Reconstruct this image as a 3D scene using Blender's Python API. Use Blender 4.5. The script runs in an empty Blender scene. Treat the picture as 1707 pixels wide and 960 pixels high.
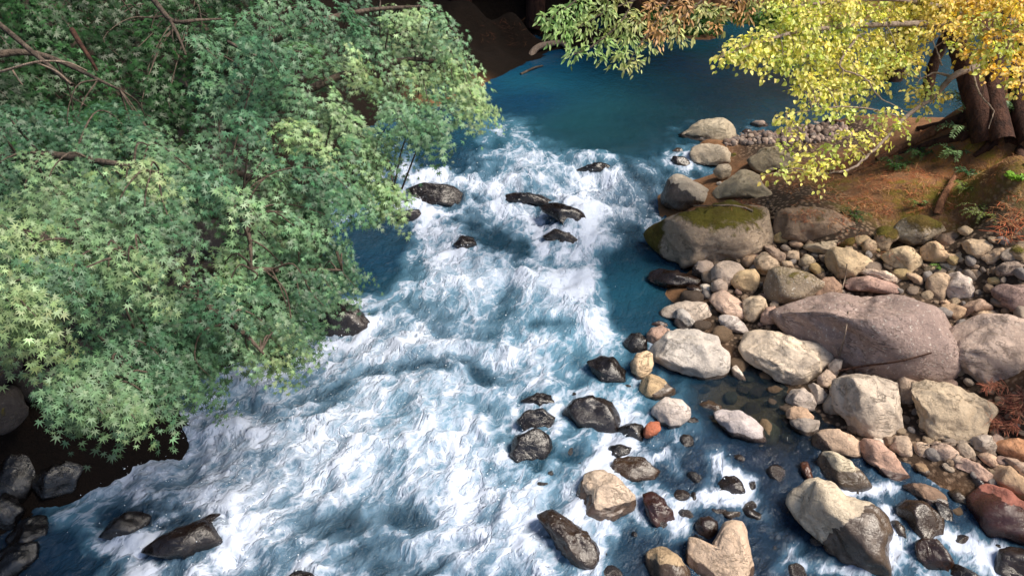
import bpy, math, random
import numpy as np
from mathutils import Vector, Matrix
random.seed(7); RNG = np.random.default_rng(7)
SC = bpy.context.scene; COL = SC.collection
R = math.radians
# ------------------------------------------------------------------ camera model (photo measured in 1707 x 960)
CAM_H, PITCH, HFOV = 6.0, R(32.0), R(65.0)
FPX = 853.5/math.tan(HFOV/2); CP, SP = math.cos(PITCH), math.sin(PITCH)
RIGHT = np.array([1., 0, 0]); UPV = np.array([0, SP, CP]); FWD = np.array([0, CP, -SP]); EYE = np.array([0, 0, CAM_H])
def ray(px, py):
    return FWD + RIGHT*((px-853.5)/FPX) + UPV*(-(py-480.0)/FPX)
def P(px, py, d):                       # a point seen at (px,py), d metres deep
    return EYE + ray(px, py)*d
def plane(px, py, z):
    r = ray(px, py); return EYE + r*((z-CAM_H)/r[2])
# ------------------------------------------------------------------ noise
_pr = np.random.default_rng(11); PERM = np.concatenate([_pr.permutation(256)]*3)
GR = _pr.normal(size=(256, 3)); GR /= np.linalg.norm(GR, axis=1)[:, None]
def pn(x, y, z=0.0):
    x = np.asarray(x, float); y = np.asarray(y, float); z = np.zeros_like(x)+z
    xi, yi, zi = np.floor(x).astype(int), np.floor(y).astype(int), np.floor(z).astype(int)
    fx, fy, fz = x-xi, y-yi, z-zi
    f = lambda t: t*t*t*(t*(t*6-15)+10)
    u, v, w = f(fx), f(fy), f(fz); out = 0
    for dx in (0, 1):
        for dy in (0, 1):
            for dz in (0, 1):
                g = GR[PERM[PERM[PERM[(xi+dx) & 255]+((yi+dy) & 255)]+((zi+dz) & 255)]]
                d = g[..., 0]*(fx-dx)+g[..., 1]*(fy-dy)+g[..., 2]*(fz-dz)
                out = out + d*(u if dx else 1-u)*(v if dy else 1-v)*(w if dz else 1-w)
    return out*1.6
def fbm(x, y, z=0.0, o=4, g=0.5, l=2.03):
    a, s = 1.0, 0
    for i in range(o):
        s = s + a*pn(x, y, z); x = x*l+3.1; y = y*l+7.7; z = z*l+1.3; a *= g
    return s
def ridge(x, y, z=0.0, o=3):
    a, s = 1.0, 0
    for i in range(o):
        s = s + a*(1-2*np.abs(pn(x, y, z))); x = x*2.1+5.2; y = y*2.1+1.7; z = z*2.1+2.2; a *= 0.5
    return s/1.75
def sst(a, b, x):
    t = np.clip((x-a)/(b-a), 0, 1); return t*t*(3-2*t)
def idw(pts, vals, X, Y, p=3.0, eps=0.15):
    pts = np.asarray(pts, float); vals = np.asarray(vals, float); X = np.asarray(X, float); Y = np.asarray(Y, float)
    num = 0; den = 0
    for (a, b), v in zip(pts, vals):
        w = 1.0/((X-a)**2+(Y-b)**2+eps*eps)**(p/2); num = num+w*v; den = den+w
    return num/den
# ------------------------------------------------------------------ water level and ground height
def WL(x, y):
    y = np.asarray(y, float)
    return -0.12+0.12*sst(4, 8, y)+0.18*sst(7.5, 11.4, y)+0.37*sst(11.0, 14.2, y)
GP = [  # (px, py, z) heights of the ground, read off the photograph
 # right cobble bank
 (1300,640,.06),(1400,620,.2),(1500,715,.12),(1700,780,.1),(1450,560,.35),(1650,600,.5),(1700,450,.95),(1500,430,.8),
 (1330,440,.55),(1210,480,.3),(1165,505,.18),(1250,400,.6),(1350,340,1.0),(1300,275,.85),(1290,232,.72),(1400,225,.85),
 (1550,300,1.3),(1700,350,1.65),(1700,240,2.3),(1560,215,1.35),(1450,200,.95),(1660,170,2.2),(1707,120,2.5),(1230,440,.4),
 (1600,700,.2),(1640,740,.15),(1580,500,.7),(1420,380,.95),(1600,390,1.1),(1800,500,1.1),(1800,700,.6),(1800,300,2.2),(1950,400,2.6),(2000,700,1.6),
 (1340,210,.75),(1230,300,.72),(1190,240,.62),(1150,620,.0),(1240,560,.12),(1300,515,.4),
 # shallow stream among the stones
 (1250,670,-.22),(1180,800,-.32),(1340,800,-.3),(1480,830,-.25),(1640,900,-.25),(1250,930,-.4),(1500,960,-.4),(1060,720,-.35),(1100,900,-.45),(1120,660,-.25),(1700,960,-.3),(1900,960,.3),(1150,300,.05),(1120,250,.1),(1110,440,-.1),(1070,480,-.4),(1100,560,-.2),(1030,640,-.4),
 # main channel
 (900,400,-.5),(800,500,-.7),(700,650,-.8),(500,800,-.9),(850,850,-.9),(950,620,-.7),(900,250,-.3),(1000,180,-.8),(1200,120,-.8),(700,280,-.2),(600,960,-1),(300,960,-.8),(640,420,-.5),
 (1000,330,-.3),(950,950,-.8),(560,600,-.6),(350,720,-.6),(1350,140,-.5),(1450,110,-.5),(1560,115,-.3),(1650,75,-.2),(1000,110,-.6),(860,130,-.4),(1100,85,-.3),
 ]
GW = [  # (x, y, z) the left and the far bank, in metres
 (-3.9,5.4,-.35),(-3.2,7.5,-.05),(-2.5,8.8,.0),(-2.6,10.3,.1),(-2.8,12,.2),(-2.55,14,.5),(-1.7,16.5,.5),(-.6,18.6,.85),
 (-4.4,5.2,-.3),(-5.0,5.5,-.02),(-6.3,5.4,.8),(-5.4,6.3,.6),(-2.0,10.5,-.35),(-2.1,9.6,-.35),(-2.2,11.5,-.3),(-5.2,4.6,-.3),(-5.7,5.1,.05),(-4.7,6.6,1.0),(-4.2,7,.9),(-3.7,8.2,.65),(-3.0,9.2,.6),(-3.3,10.5,.8),(-3.6,12,1.2),(-3.4,14,1.4),(-2.8,16.5,1.5),(-1.8,18.8,1.6),
 (-5.6,6.5,3.0),(-5,8,3.0),(-4.2,10,2.6),(-7.2,5,2.5),(-4.5,12,2.6),(-4.8,14.5,3),(-4.2,17,3.2),(-3.2,20,3.4),(-7,8,3.7),(-9,12,5),(-8,4,3.6),(-9,6,4),(-4.6,4.0,-.4),(-5.6,3.2,.1),(-8,17,5),
 (.1,19,.6),(0,20,1.5),(0,22,3.0),(-1.2,19.6,1.7),(1,19.2,.55),(1.5,20.4,1.3),(3,20.7,.62),(3,21.8,1.3),(5,21.2,.62),(5,22.4,1.4),(7.5,21.8,.7),(9,23.5,1.8),(12,22.5,1.5),(2,24,3),(6,25,3.4),(-3,24,5),
 (2,16,-.5),(4,17,-.6),(6,18,-.5),(1,17.5,-.6),(8,19,-.3),(3,19.3,-.3),(5,14.5,.3),(6,15.2,.35),(8,16.5,.3)]
_gp = np.array([plane(a, b, c)[:2] for a, b, c in GP]+[[a, b] for a, b, c in GW]); _gz = np.array([c for *_, c in GP]+[c for *_, c in GW])
def ground(x, y, detail=True):
    x = np.asarray(x, float); y = np.asarray(y, float)
    z = idw(_gp, _gz, x, y, 3.2, 0.25)
    z = z + sst(21, 32, y)*7 + sst(7.5, 15, -x)*6 + sst(10, 20, x)*6
    if detail:
        z = z + 0.07*fbm(x*0.9, y*0.9, 3.3, 4) + 0.018*fbm(x*5, y*5, 1.3, 3)
    return z
_hx, _hy = np.arange(-16, 20, .1), np.arange(.5, 47, .1)
_HX, _HY = np.meshgrid(_hx, _hy)
_H0 = ground(_HX, _HY, False); _H1 = ground(_HX, _HY)
def bil(H, x, y):
    u = np.clip((np.asarray(x, float)+16)/.1, 0, H.shape[1]-1.001); v = np.clip((np.asarray(y, float)-.5)/.1, 0, H.shape[0]-1.001)
    i, j = np.floor(u).astype(int), np.floor(v).astype(int); a, b = u-i, v-j
    return (H[j, i]*(1-a)+H[j, i+1]*a)*(1-b)+(H[j+1, i]*(1-a)+H[j+1, i+1]*a)*b
def ground0(x, y): return bil(_H0, x, y)
def ground1(x, y): return bil(_H1, x, y)
def surf(x, y):
    return np.maximum(ground0(x, y), WL(x, y))
_TS = np.concatenate([np.arange(2, 16, .02), np.arange(16, 45, .06)])
def land(px, py, f=surf):               # where the line of sight through a photo point meets the ground or water
    r = ray(px, py); q = EYE+_TS[:, None]*r; g = q[:, 2]-f(q[:, 0], q[:, 1])
    k = np.argmax(g <= 0)
    if g[k] > 0: return EYE+r*40
    if k == 0: return q[0]
    t = _TS[k-1]+(_TS[k]-_TS[k-1])*g[k-1]/(g[k-1]-g[k]+1e-9)
    return EYE+r*t
# ------------------------------------------------------------------ meshes
def smooth(me):
    me.polygons.foreach_set('use_smooth', np.ones(len(me.polygons), bool))
def mesh_np(name, V, F, attrs=None, mat=None, sm=True, uv=None):
    """V (n,3); F (m,k) index array or list of arrays of differing k"""
    me = bpy.data.meshes.new(name); V = np.asarray(V, np.float32)
    Fs = F if isinstance(F, list) else [F]
    Fs = [np.asarray(f, np.int32) for f in Fs if len(f)]
    me.vertices.add(len(V)); me.vertices.foreach_set('co', V.ravel())
    li = np.concatenate([f.ravel() for f in Fs]); tot = np.concatenate([np.full(len(f), f.shape[1], np.int32) for f in Fs])
    st = np.concatenate([[0], np.cumsum(tot)[:-1]]).astype(np.int32)
    me.loops.add(len(li)); me.loops.foreach_set('vertex_index', li)
    me.polygons.add(len(tot)); me.polygons.foreach_set('loop_start', st)
    me.update(calc_edges=True)
    if sm: smooth(me)
    for k, a in (attrs or {}).items():
        a = np.asarray(a, np.float32)
        if a.ndim == 2:
            if a.shape[1] == 3: a = np.concatenate([a, np.ones((len(a), 1), np.float32)], 1)
            at = me.attributes.new(k, 'FLOAT_COLOR', 'POINT'); at.data.foreach_set('color', a.ravel())
        else:
            at = me.attributes.new(k, 'FLOAT', 'POINT'); at.data.foreach_set('value', a)
    if mat: me.materials.append(mat)
    me.validate()
    return me
def obj(name, me, parent=None, label=None, cat=None, group=None, kind=None):
    o = bpy.data.objects.new(name, me); COL.objects.link(o)
    if parent: o.parent = parent; o.matrix_parent_inverse = Matrix.Translation(-parent.location)
    if label: o['label'] = label
    if cat: o['category'] = cat
    if group: o['group'] = group
    if kind: o['kind'] = kind
    return o
def empty(name, loc, label, cat, group=None):
    o = bpy.data.objects.new(name, None); COL.objects.link(o); o.location = loc
    o.empty_display_size = 0.2; o['label'] = label; o['category'] = cat
    if group: o['group'] = group
    return o
def grid_faces(nr, nc):
    i = np.arange(nr*nc).reshape(nr, nc)
    return np.stack([i[:-1, :-1], i[:-1, 1:], i[1:, 1:], i[1:, :-1]], -1).reshape(-1, 4)
class Tubes:
    def __init__(s): s.V = []; s.F = []; s.n = 0
    def add(s, pts, r0, r1, sides=6, wob=0.0):
        pts = np.asarray(pts, float); n = len(pts)
        if wob: pts = pts + RNG.normal(size=pts.shape)*wob*np.linspace(0, 1, n)[:, None]
        t = np.gradient(pts, axis=0); t /= np.linalg.norm(t, axis=1)[:, None]+1e-9
        up = np.array([.31, .17, .93]); a = np.cross(t, up); a /= np.linalg.norm(a, axis=1)[:, None]+1e-9; b = np.cross(t, a)
        rr = np.linspace(1, 0, n)[:, None, None]*(r0-r1)+r1
        ph = np.linspace(0, 2*math.pi, sides, endpoint=False)
        ring = pts[:, None, :] + rr*(np.cos(ph)[None, :, None]*a[:, None, :]+np.sin(ph)[None, :, None]*b[:, None, :])
        s.V.append(ring.reshape(-1, 3)); i = np.arange(n*sides).reshape(n, sides)+s.n
        j = np.roll(i, -1, 1); s.F.append(np.stack([i[:-1], j[:-1], j[1:], i[1:]], -1).reshape(-1, 4))
        s.n += n*sides
    def mesh(s, name, mat):
        return mesh_np(name, np.concatenate(s.V), np.concatenate(s.F), None, mat)
def bez(pts, n=12):
    """smooth curve through points (Catmull-Rom)"""
    p = np.asarray(pts, float); p = np.vstack([2*p[0]-p[1], p, 2*p[-1]-p[-2]]); out = []
    for i in range(1, len(p)-2):
        for t in np.linspace(0, 1, n, endpoint=False):
            out.append(.5*((2*p[i])+(-p[i-1]+p[i+1])*t+(2*p[i-1]-5*p[i]+4*p[i+1]-p[i+2])*t*t+(-p[i-1]+3*p[i]-3*p[i+1]+p[i+2])*t**3))
    out.append(p[-2]); return np.array(out)
# ------------------------------------------------------------------ materials
class NT:
    def __init__(s, name):
        s.m = bpy.data.materials.new(name); s.m.use_nodes = True; s.t = s.m.node_tree; s.t.nodes.clear()
        s.out = s.n('ShaderNodeOutputMaterial')
    def n(s, typ, **kw):
        nd = s.t.nodes.new(typ)
        for k, v in kw.items():
            if k in nd.bl_rna.properties: setattr(nd, k, v)
            else: s.set(nd, k.replace('_', ' '), v)
        return nd
    def set(s, nd, k, v):
        sock = nd.inputs[k] if not isinstance(k, int) else nd.inputs[k]
        if hasattr(v, 'is_output'): s.t.links.new(v, sock)
        else: sock.default_value = v
    def attr(s, name, out='Fac'):
        a = s.n('ShaderNodeAttribute'); a.attribute_name = name; return a.outputs[out]
    def math(s, op, a, b=0.0, c=None, clamp=False):
        nd = s.n('ShaderNodeMath'); nd.operation = op; nd.use_clamp = clamp; s.set(nd, 0, a); s.set(nd, 1, b)
        if c is not None: s.set(nd, 2, c)
        return nd.outputs[0]
    def mix(s, f, a, b, mode='MIX'):
        nd = s.n('ShaderNodeMix'); nd.data_type = 'RGBA'; nd.blend_type = mode
        for k, v in ((0, f), (6, a), (7, b)):
            if isinstance(v, tuple) and len(v) == 3: v = (*v, 1)
            s.set(nd, k, v)
        return nd.outputs[2]
    def noise(s, vec, scale, detail=4, rough=.55, dist=0.0, out='Fac'):
        nd = s.n('ShaderNodeTexNoise'); nd.noise_dimensions = '3D'
        for k, v in (('Vector', vec), ('Scale', scale), ('Detail', detail), ('Roughness', rough), ('Distortion', dist)): s.set(nd, k, v)
        return nd.outputs[out]
    def voro(s, vec, scale, feature='F1', out='Distance', rnd=1.0):
        nd = s.n('ShaderNodeTexVoronoi'); nd.feature = feature
        s.set(nd, 'Vector', vec); s.set(nd, 'Scale', scale); s.set(nd, 'Randomness', rnd); return nd.outputs[out]
    def rng(s, v, a, b, c=0.0, d=1.0, smooth=True):
        nd = s.n('ShaderNodeMapRange'); nd.interpolation_type = 'SMOOTHSTEP' if smooth else 'LINEAR'
        for k, x in ((0, v), (1, a), (2, b), (3, c), (4, d)): s.set(nd, k, x)
        return nd.outputs[0]
    def vscale(s, v, sc):
        nd = s.n('ShaderNodeVectorMath'); nd.operation = 'MULTIPLY'; s.set(nd, 0, v); s.set(nd, 1, sc); return nd.outputs[0]
    def bump(s, h, st, dist, nrm=None):
        nd = s.n('ShaderNodeBump'); s.set(nd, 'Height', h); s.set(nd, 'Strength', st); s.set(nd, 'Distance', dist)
        if nrm is not None: s.set(nd, 'Normal', nrm)
        return nd.outputs[0]
    def pbsdf(s, **kw):
        nd = s.n('ShaderNodeBsdfPrincipled')
        for k, v in kw.items():
            if isinstance(v, tuple) and len(v) == 3 and 'Color' in k.replace('_', ' '): v = (*v, 1)
            s.set(nd, k.replace('_', ' '), v)
        return nd.outputs[0]
    def done(s, sh):
        s.t.links.new(sh, s.out.inputs[0]); return s.m
    def pos(s): return s.n('ShaderNodeNewGeometry').outputs['Position']
    def oco(s): return s.n('ShaderNodeTexCoord').outputs['Object']

def mat_rock():
    k = NT('rock'); p = k.oco()
    seed = k.n('ShaderNodeObjectInfo').outputs['Random']
    sv = k.n('ShaderNodeCombineXYZ'); k.set(sv, 0, k.math('MULTIPLY', seed, 37.0)); k.set(sv, 1, k.math('MULTIPLY', seed, 91.0))
    ad = k.n('ShaderNodeVectorMath'); ad.operation = 'ADD'; k.set(ad, 0, p); k.set(ad, 1, sv.outputs[0]); p = ad.outputs[0]
    base = k.attr('rcol', 'Color'); wet = k.attr('wet'); moss = k.attr('moss'); spk = k.attr('spk')
    n1 = k.noise(p, 2.2, 5, .6, .3); n2 = k.noise(p, 9, 6, .65, .2); n3 = k.noise(p, 38, 4, .7)
    c = k.mix(k.rng(n1, .35, .7), k.mix(1.0, base, (.80, .77, .75), 'MULTIPLY'), k.mix(1.0, base, (1.16, 1.13, 1.10), 'MULTIPLY'))
    c = k.mix(k.math('MULTIPLY', k.rng(n2, .48, .72), .5), c, k.mix(1.0, base, (1.35, 1.28, 1.2), 'MULTIPLY'))
    c = k.mix(k.math('MULTIPLY', k.rng(n2, .5, .3), .55), c, k.mix(1.0, base, (.5, .46, .45), 'MULTIPLY'))
    # pale lichen flecks and dark pits
    fl = k.rng(k.noise(p, 30, 3, .6, .4), .60, .68); c = k.mix(k.math('MULTIPLY', fl, spk), c, (.62, .57, .50))
    pit = k.rng(k.voro(p, 24), .10, .04); pit = k.math('MULTIPLY', pit, k.rng(k.noise(p, 5, 2), .5, .62)); c = k.mix(k.math('MULTIPLY', pit, .65), c, (.06, .045, .04))
    # fine veins / cracks
    w = k.n('ShaderNodeTexNoise'); k.set(w, 'Vector', k.vscale(p, (1.0, 1.0, 2.6))); k.set(w, 'Scale', 3.2); k.set(w, 'Detail', 7); k.set(w, 'Roughness', .7); k.set(w, 'Distortion', .8)
    cr = k.math('ABSOLUTE', k.math('SUBTRACT', w.outputs['Fac'], .5)); crk = k.rng(cr, .014, .0)
    crk = k.math('MULTIPLY', crk, k.rng(n1, .42, .6))
    c = k.mix(k.math('MULTIPLY', crk, .38), c, (.07, .055, .05))
    c = k.mix(k.math('MULTIPLY', k.rng(n3, .56, .70), .35), c, k.mix(1.0, base, (.45, .42, .42), 'MULTIPLY')); c = k.mix(k.math('MULTIPLY', k.rng(n3, .44, .34), .4), c, k.mix(1.0, base, (1.5, 1.42, 1.32), 'MULTIPLY'))
    # soil and tannin stain low in pits
    wm = k.rng(k.math('ADD', wet, k.math('MULTIPLY', k.math('SUBTRACT', n2, .5), 1.1)), .36, .62)
    cw = k.mix(1.0, c, (.15, .125, .115), 'MULTIPLY')
    c = k.mix(wm, c, cw)
    mm = k.rng(k.math('ADD', moss, k.math('MULTIPLY', k.math('SUBTRACT', n2, .5), 1.9)), .30, .74)
    mcol = k.mix(n3, (.045, .05, .006), (.21, .17, .025)); mcol = k.mix(k.rng(n1, .4, .65), mcol, (.13, .085, .02))
    c = k.mix(mm, c, mcol)
    dryr = k.math('SUBTRACT', .86, k.math('MULTIPLY', n3, .1))
    rough = k.math('ADD', k.math('MULTIPLY', k.math('SUBTRACT', 1.0, wm), dryr), k.math('MULTIPLY', wm, k.rng(n2, .35, .65, .12, .34)))
    rough = k.math('MAXIMUM', rough, k.math('MULTIPLY', mm, .9))
    n4 = k.noise(p, 110, 2, .6); h = k.math('ADD', k.math('MULTIPLY', n2, .6), k.math('ADD', k.math('MULTIPLY', n3, .36), k.math('MULTIPLY', n4, .12))); h = k.math('SUBTRACT', h, k.math('MULTIPLY', crk, .3)); h = k.math('SUBTRACT', h, k.math('MULTIPLY', pit, .3))
    h = k.math('ADD', h, k.math('MULTIPLY', k.math('MULTIPLY', mm, n3), .8))
    b = k.bump(h, k.math('SUBTRACT', 1.0, k.math('MULTIPLY', wm, .55)), .042)
    return k.done(k.pbsdf(Base_Color=c, Roughness=rough, Normal=b, Specular_IOR_Level=k.math('ADD', .3, k.math('MULTIPLY', wm, .55))))

def mat_ground():
    k = NT('soil'); p = k.pos()
    n1 = k.noise(p, .9, 6, .6, .5); n2 = k.noise(p, 5.5, 7, .7, .4); n3 = k.noise(p, 45, 4, .7)
    st = k.attr('stone'); ms = k.attr('mossy'); lit = k.attr('litter'); bshade = k.attr('bank_shade')
    c = k.mix(n2, (.09, .05, .028), (.44, .23, .115))
    red = k.rng(k.math('ADD', n2, k.math('MULTIPLY', k.math('SUBTRACT', n3, .5), .6)), .45, .68)
    c = k.mix(k.math('MULTIPLY', red, lit), c, (.38, .125, .05))
    c = k.mix(k.math('MULTIPLY', k.rng(k.math('ADD', n1, k.math('MULTIPLY', k.math('SUBTRACT', n2, .5), .9)), .42, .66), ms), c, k.mix(n3, (.08, .085, .012), (.34, .25, .05)))
    sc = k.mix(n2, (.12, .085, .06), (.42, .30, .21)); c = k.mix(st, c, k.mix(k.rng(k.voro(p, 16), .2, .5), sc, (.06, .042, .03)))
    c = k.mix(bshade, c, k.mix(1.0, c, (.035, .038, .045), 'MULTIPLY'))  # near-black multiply stands in for tree shade on the banks
    h = k.math('ADD', k.math('MULTIPLY', n2, .8), k.math('MULTIPLY', n3, .3))
    return k.done(k.pbsdf(Base_Color=c, Roughness=.93, Normal=k.bump(h, 1.0, .10), Specular_IOR_Level=.2))

def mat_water():
    k = NT('water'); fl = k.attr('flow', 'Vector'); p = k.pos()
    dens = k.attr('dens'); clear = k.attr('clear'); aer = k.attr('aer'); fast = k.attr('fast')
    # churned foam: soft clouds of bubbles, curling lace, fine froth
    f1 = k.vscale(fl, (.85, 1.1, 1.0)); f2 = k.vscale(fl, (.74, 1.12, 1.0))
    a = k.noise(f2, 1.25, 3, .5, .6); b = k.noise(f2, 3.1, 5, .52, .5); d = k.noise(f1, 15, 5, .6, .1)
    l1 = k.noise(f2, 2.6, 3.2, .55, .7); l2 = k.noise(f2, 6.5, 3, .55, .5)
    rb = k.math('SUBTRACT', 1.0, k.math('MULTIPLY', k.math('ABSOLUTE', k.math('SUBTRACT', l1, .5)), 16.0), clamp=True)
    rd = k.math('SUBTRACT', 1.0, k.math('MULTIPLY', k.math('ABSOLUTE', k.math('SUBTRACT', l2, .5)), 12.0), clamp=True)
    v = k.math('ADD', k.math('SUBTRACT', dens, .31), k.math('MULTIPLY', k.math('SUBTRACT', a, .5), 1.1))
    v = k.math('ADD', v, k.math('MULTIPLY', k.math('SUBTRACT', b, .5), 1.0))
    fine = k.math('ADD', k.math('MULTIPLY', rb, .26), k.math('MULTIPLY', rd, .17)); fine = k.math('MULTIPLY', fine, k.rng(v, -.12, .30))
    v2 = k.math('ADD', k.math('ADD', v, fine), k.math('MULTIPLY', k.math('SUBTRACT', d, .5), .32))
    milky = k.rng(v, -.22, .42)
    foam = k.rng(v2, .36, .84, smooth=False)
    foam = k.math('MULTIPLY', foam, k.rng(dens, .02, .2))
    ae = k.math('ADD', aer, k.math('MULTIPLY', k.math('SUBTRACT', k.noise(p, .45, 3, .5, .5), .5), 1.1), clamp=True)
    deep = k.mix(ae, (.004, .060, .140), (.026, .150, .180)); deep = k.mix(fast, deep, (.014, .045, .080)); deep = k.mix(k.math('MULTIPLY', clear, .9), deep, (.010, .013, .026))
    milk = k.mix(fast, (.07, .27, .38), (.15, .255, .36)); milk = k.mix(k.math('MULTIPLY', clear, .9), milk, (.022, .036, .080))
    mk = k.math('MULTIPLY', milky, k.rng(dens, .0, .40))
    c = k.mix(mk, deep, milk)
    c = k.mix(foam, c, (.52, .585, .715))
    rip = k.noise(k.vscale(fl, (.8, 1.3, 1)), 7, 5, .6, .9); rip2 = k.noise(k.vscale(fl, (.7, 1.5, 1)), 22, 4, .6, .8)
    nof = k.math('SUBTRACT', 1.0, k.math('MAXIMUM', k.math('MULTIPLY', foam, .85), k.math('MULTIPLY', mk, .45)))
    hh = k.math('ADD', k.math('MULTIPLY', rip, k.math('ADD', .14, k.math('MULTIPLY', fast, 1.0))), k.math('MULTIPLY', rip2, k.math('ADD', .04, k.math('MULTIPLY', fast, k.math('ADD', .26, k.math('MULTIPLY', clear, .5))))))
    hh = k.math('MULTIPLY', hh, nof)
    hh = k.math('ADD', hh, k.math('MULTIPLY', k.math('MULTIPLY', foam, k.math('ADD', d, b)), .16))
    nb = k.bump(hh, 1.0, .07)
    rough = k.math('ADD', .07, k.math('MULTIPLY', foam, .75))
    body = k.pbsdf(Base_Color=c, Roughness=rough, Normal=nb, IOR=1.333, Specular_IOR_Level=.5)
    tr = k.n('ShaderNodeBsdfTransparent'); k.set(tr, 0, (.50, .62, .66, 1))
    gl = k.n('ShaderNodeBsdfGlossy'); k.set(gl, 'Roughness', .06); k.set(gl, 'Normal', nb); k.set(gl, 'Color', (1, 1, 1, 1))
    fr = k.n('ShaderNodeFresnel'); k.set(fr, 'IOR', 1.333); k.set(fr, 'Normal', nb)
    m1 = k.n('ShaderNodeMixShader'); k.set(m1, 0, fr.outputs[0]); k.set(m1, 1, tr.outputs[0]); k.set(m1, 2, gl.outputs[0])
    m2 = k.n('ShaderNodeMixShader'); k.set(m2, 0, k.math('MULTIPLY', k.math('MULTIPLY', clear, k.rng(fast, .12, .5, 1.0, .12)), k.math('SUBTRACT', 1.0, k.math('MAXIMUM', foam, k.math('MULTIPLY', milky, .35))))); k.set(m2, 1, body); k.set(m2, 2, m1.outputs[0])
    return k.done(m2.outputs[0])

def mat_leaf(name, gloss=.35, trans=.3, spec=.5):
    k = NT(name); c = k.attr('lc', 'Color')
    g = k.n('ShaderNodeNewGeometry'); n = k.noise(g.outputs['Position'], 60, 2)
    c = k.mix(k.math('MULTIPLY', n, .5), c, k.mix(1.0, c, (.6, .68, .6), 'MULTIPLY'))
    pb = k.pbsdf(Base_Color=c, Roughness=gloss, Specular_IOR_Level=spec)
    tl = k.n('ShaderNodeBsdfTranslucent'); k.set(tl, 0, k.mix(1.0, c, (1.1, 1.25, .5), 'MULTIPLY'))
    m = k.n('ShaderNodeMixShader'); k.set(m, 0, trans); k.set(m, 1, pb); k.set(m, 2, tl.outputs[0])
    return k.done(m.outputs[0])

def mat_bark(name, c1, c2, sc=6.0):
    k = NT(name); p = k.oco(); q = k.vscale(p, (1, 1, .35))
    n = k.noise(q, sc*2, 6, .7, .6); n2 = k.noise(p, sc*8, 3, .6)
    c = k.mix(k.rng(n, .3, .7), c1, c2)
    return k.done(k.pbsdf(Base_Color=c, Roughness=.85, Normal=k.bump(k.math('ADD', n, k.math('MULTIPLY', n2, .3)), 1.0, .06), Specular_IOR_Level=.25))
def mat_attr(name, rough=.85):
    k = NT(name); return k.done(k.pbsdf(Base_Color=k.attr('lc', 'Color'), Roughness=rough, Specular_IOR_Level=.2))
ROCK, SOIL, WATER = mat_rock(), mat_ground(), mat_water()
MAPLE = mat_leaf('maple_leaf', .44, .28, .38); YLEAF = mat_leaf('yellow_leaf', .45, .4, .4); GLEAF = mat_leaf('green_leaf', .45, .3, .4)
BARK = mat_bark('grey_bark', (.05, .038, .03), (.17, .13, .10)); REDBARK = mat_bark('red_bark', (.022, .011, .009), (.10, .046, .03), 5); TWIG = mat_bark('pale_twig', (.22, .16, .12), (.42, .33, .26), 10)
DEADWOOD = mat_bark('dead_wood', (.10, .045, .025), (.36, .17, .09), 7); LITTER = mat_attr('litter', .8)
# ------------------------------------------------------------------ rocks
TAN=(.42,.31,.225); BEIGE=(.52,.41,.29); PINK=(.44,.315,.27); GREY=(.40,.37,.355); PALE=(.56,.50,.44); LILAC=(.46,.43,.46)
PURPLE=(.315,.25,.24); DARK=(.055,.045,.047); BROWN=(.20,.125,.08); RED=(.34,.13,.10); ORANGE=(.55,.28,.14); YELLOW=(.56,.43,.23); OLIVE=(.33,.29,.20); WHITE=(.66,.62,.57)
CROP={'A':(1000,480,4),'B':(1307,480,4),'C':(1000,720,4),'D':(1307,720,4),'E':(1050,360,4.8),'F':(1357,360,4.8),'G':(1050,180,4.8),'H':(500,480,2),'I':(500,0,2),'J':(0,480,2),'P':(0,0,1)}
def ico(n):
    import bmesh
    bm = bmesh.new(); bmesh.ops.create_icosphere(bm, subdivisions=n, radius=1.0)
    V = np.array([v.co[:] for v in bm.verts]); F = np.array([[v.index for v in f.verts] for f in bm.faces]); bm.free(); return V, F
ICO = {n: ico(n) for n in (1, 2, 3, 4, 5)}
POLYS = []; WATER_ROCKS = []
def inpoly(px, py, poly):
    c = False; n = len(poly); j = n-1
    for i in range(n):
        (xi, yi), (xj, yj) = poly[i], poly[j]
        if (yi > py) != (yj > py) and px < (xj-xi)*(py-yi)/(yj-yi)+xi: c = not c
        j = i
    return c
def rock_shape(d, rad, hw, hh, D, seed, cuts, rough, box=.82):
    """unit directions d (view frame x right, y up, z towards the viewer) -> points; rad(phi) is the outline radius"""
    rs = np.random.default_rng(seed)
    cl = np.sqrt(d[:, 0]**2+d[:, 1]**2); phi = np.arctan2(d[:, 1], d[:, 0]); r = rad(phi)
    q = np.stack([r*cl**box*np.cos(phi), r*cl**box*np.sin(phi), D*np.sign(d[:, 2])*np.abs(d[:, 2])**box], 1)
    s = (hw*hh*D)**(1/3.)
    for i in range(cuts):                                   # worn flat faces
        n = rs.normal(size=3); n[2] = abs(n[2])*1.1+.25; n[1] += .25; n /= np.linalg.norm(n)
        sup = (q@n).max(); t = sup*rs.uniform(.62, .9); x = q@n-t
        q = q-np.outer(np.where(x > 0, x*.86, 0), n)*(1-np.clip(1-np.abs(d[:, 2])*3.0, 0, 1)*.7)[:, None]
    o = rs.uniform(0, 50, 3); u = d*1.0+o
    n1 = fbm(u[:, 0]*1.3, u[:, 1]*1.3, u[:, 2]*1.3, 2); n2 = fbm(u[:, 0]*4, u[:, 1]*4, u[:, 2]*4, 4, .55); n3 = ridge(u[:, 0]*2.4, u[:, 1]*2.4, u[:, 2]*2.4, 3)
    q = q + d*(s*rough*(.10*n1+.035*n2+.032*(n3-.3)))[:, None]
    return q
_seed = [100]; ROCKLIST = []
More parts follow.
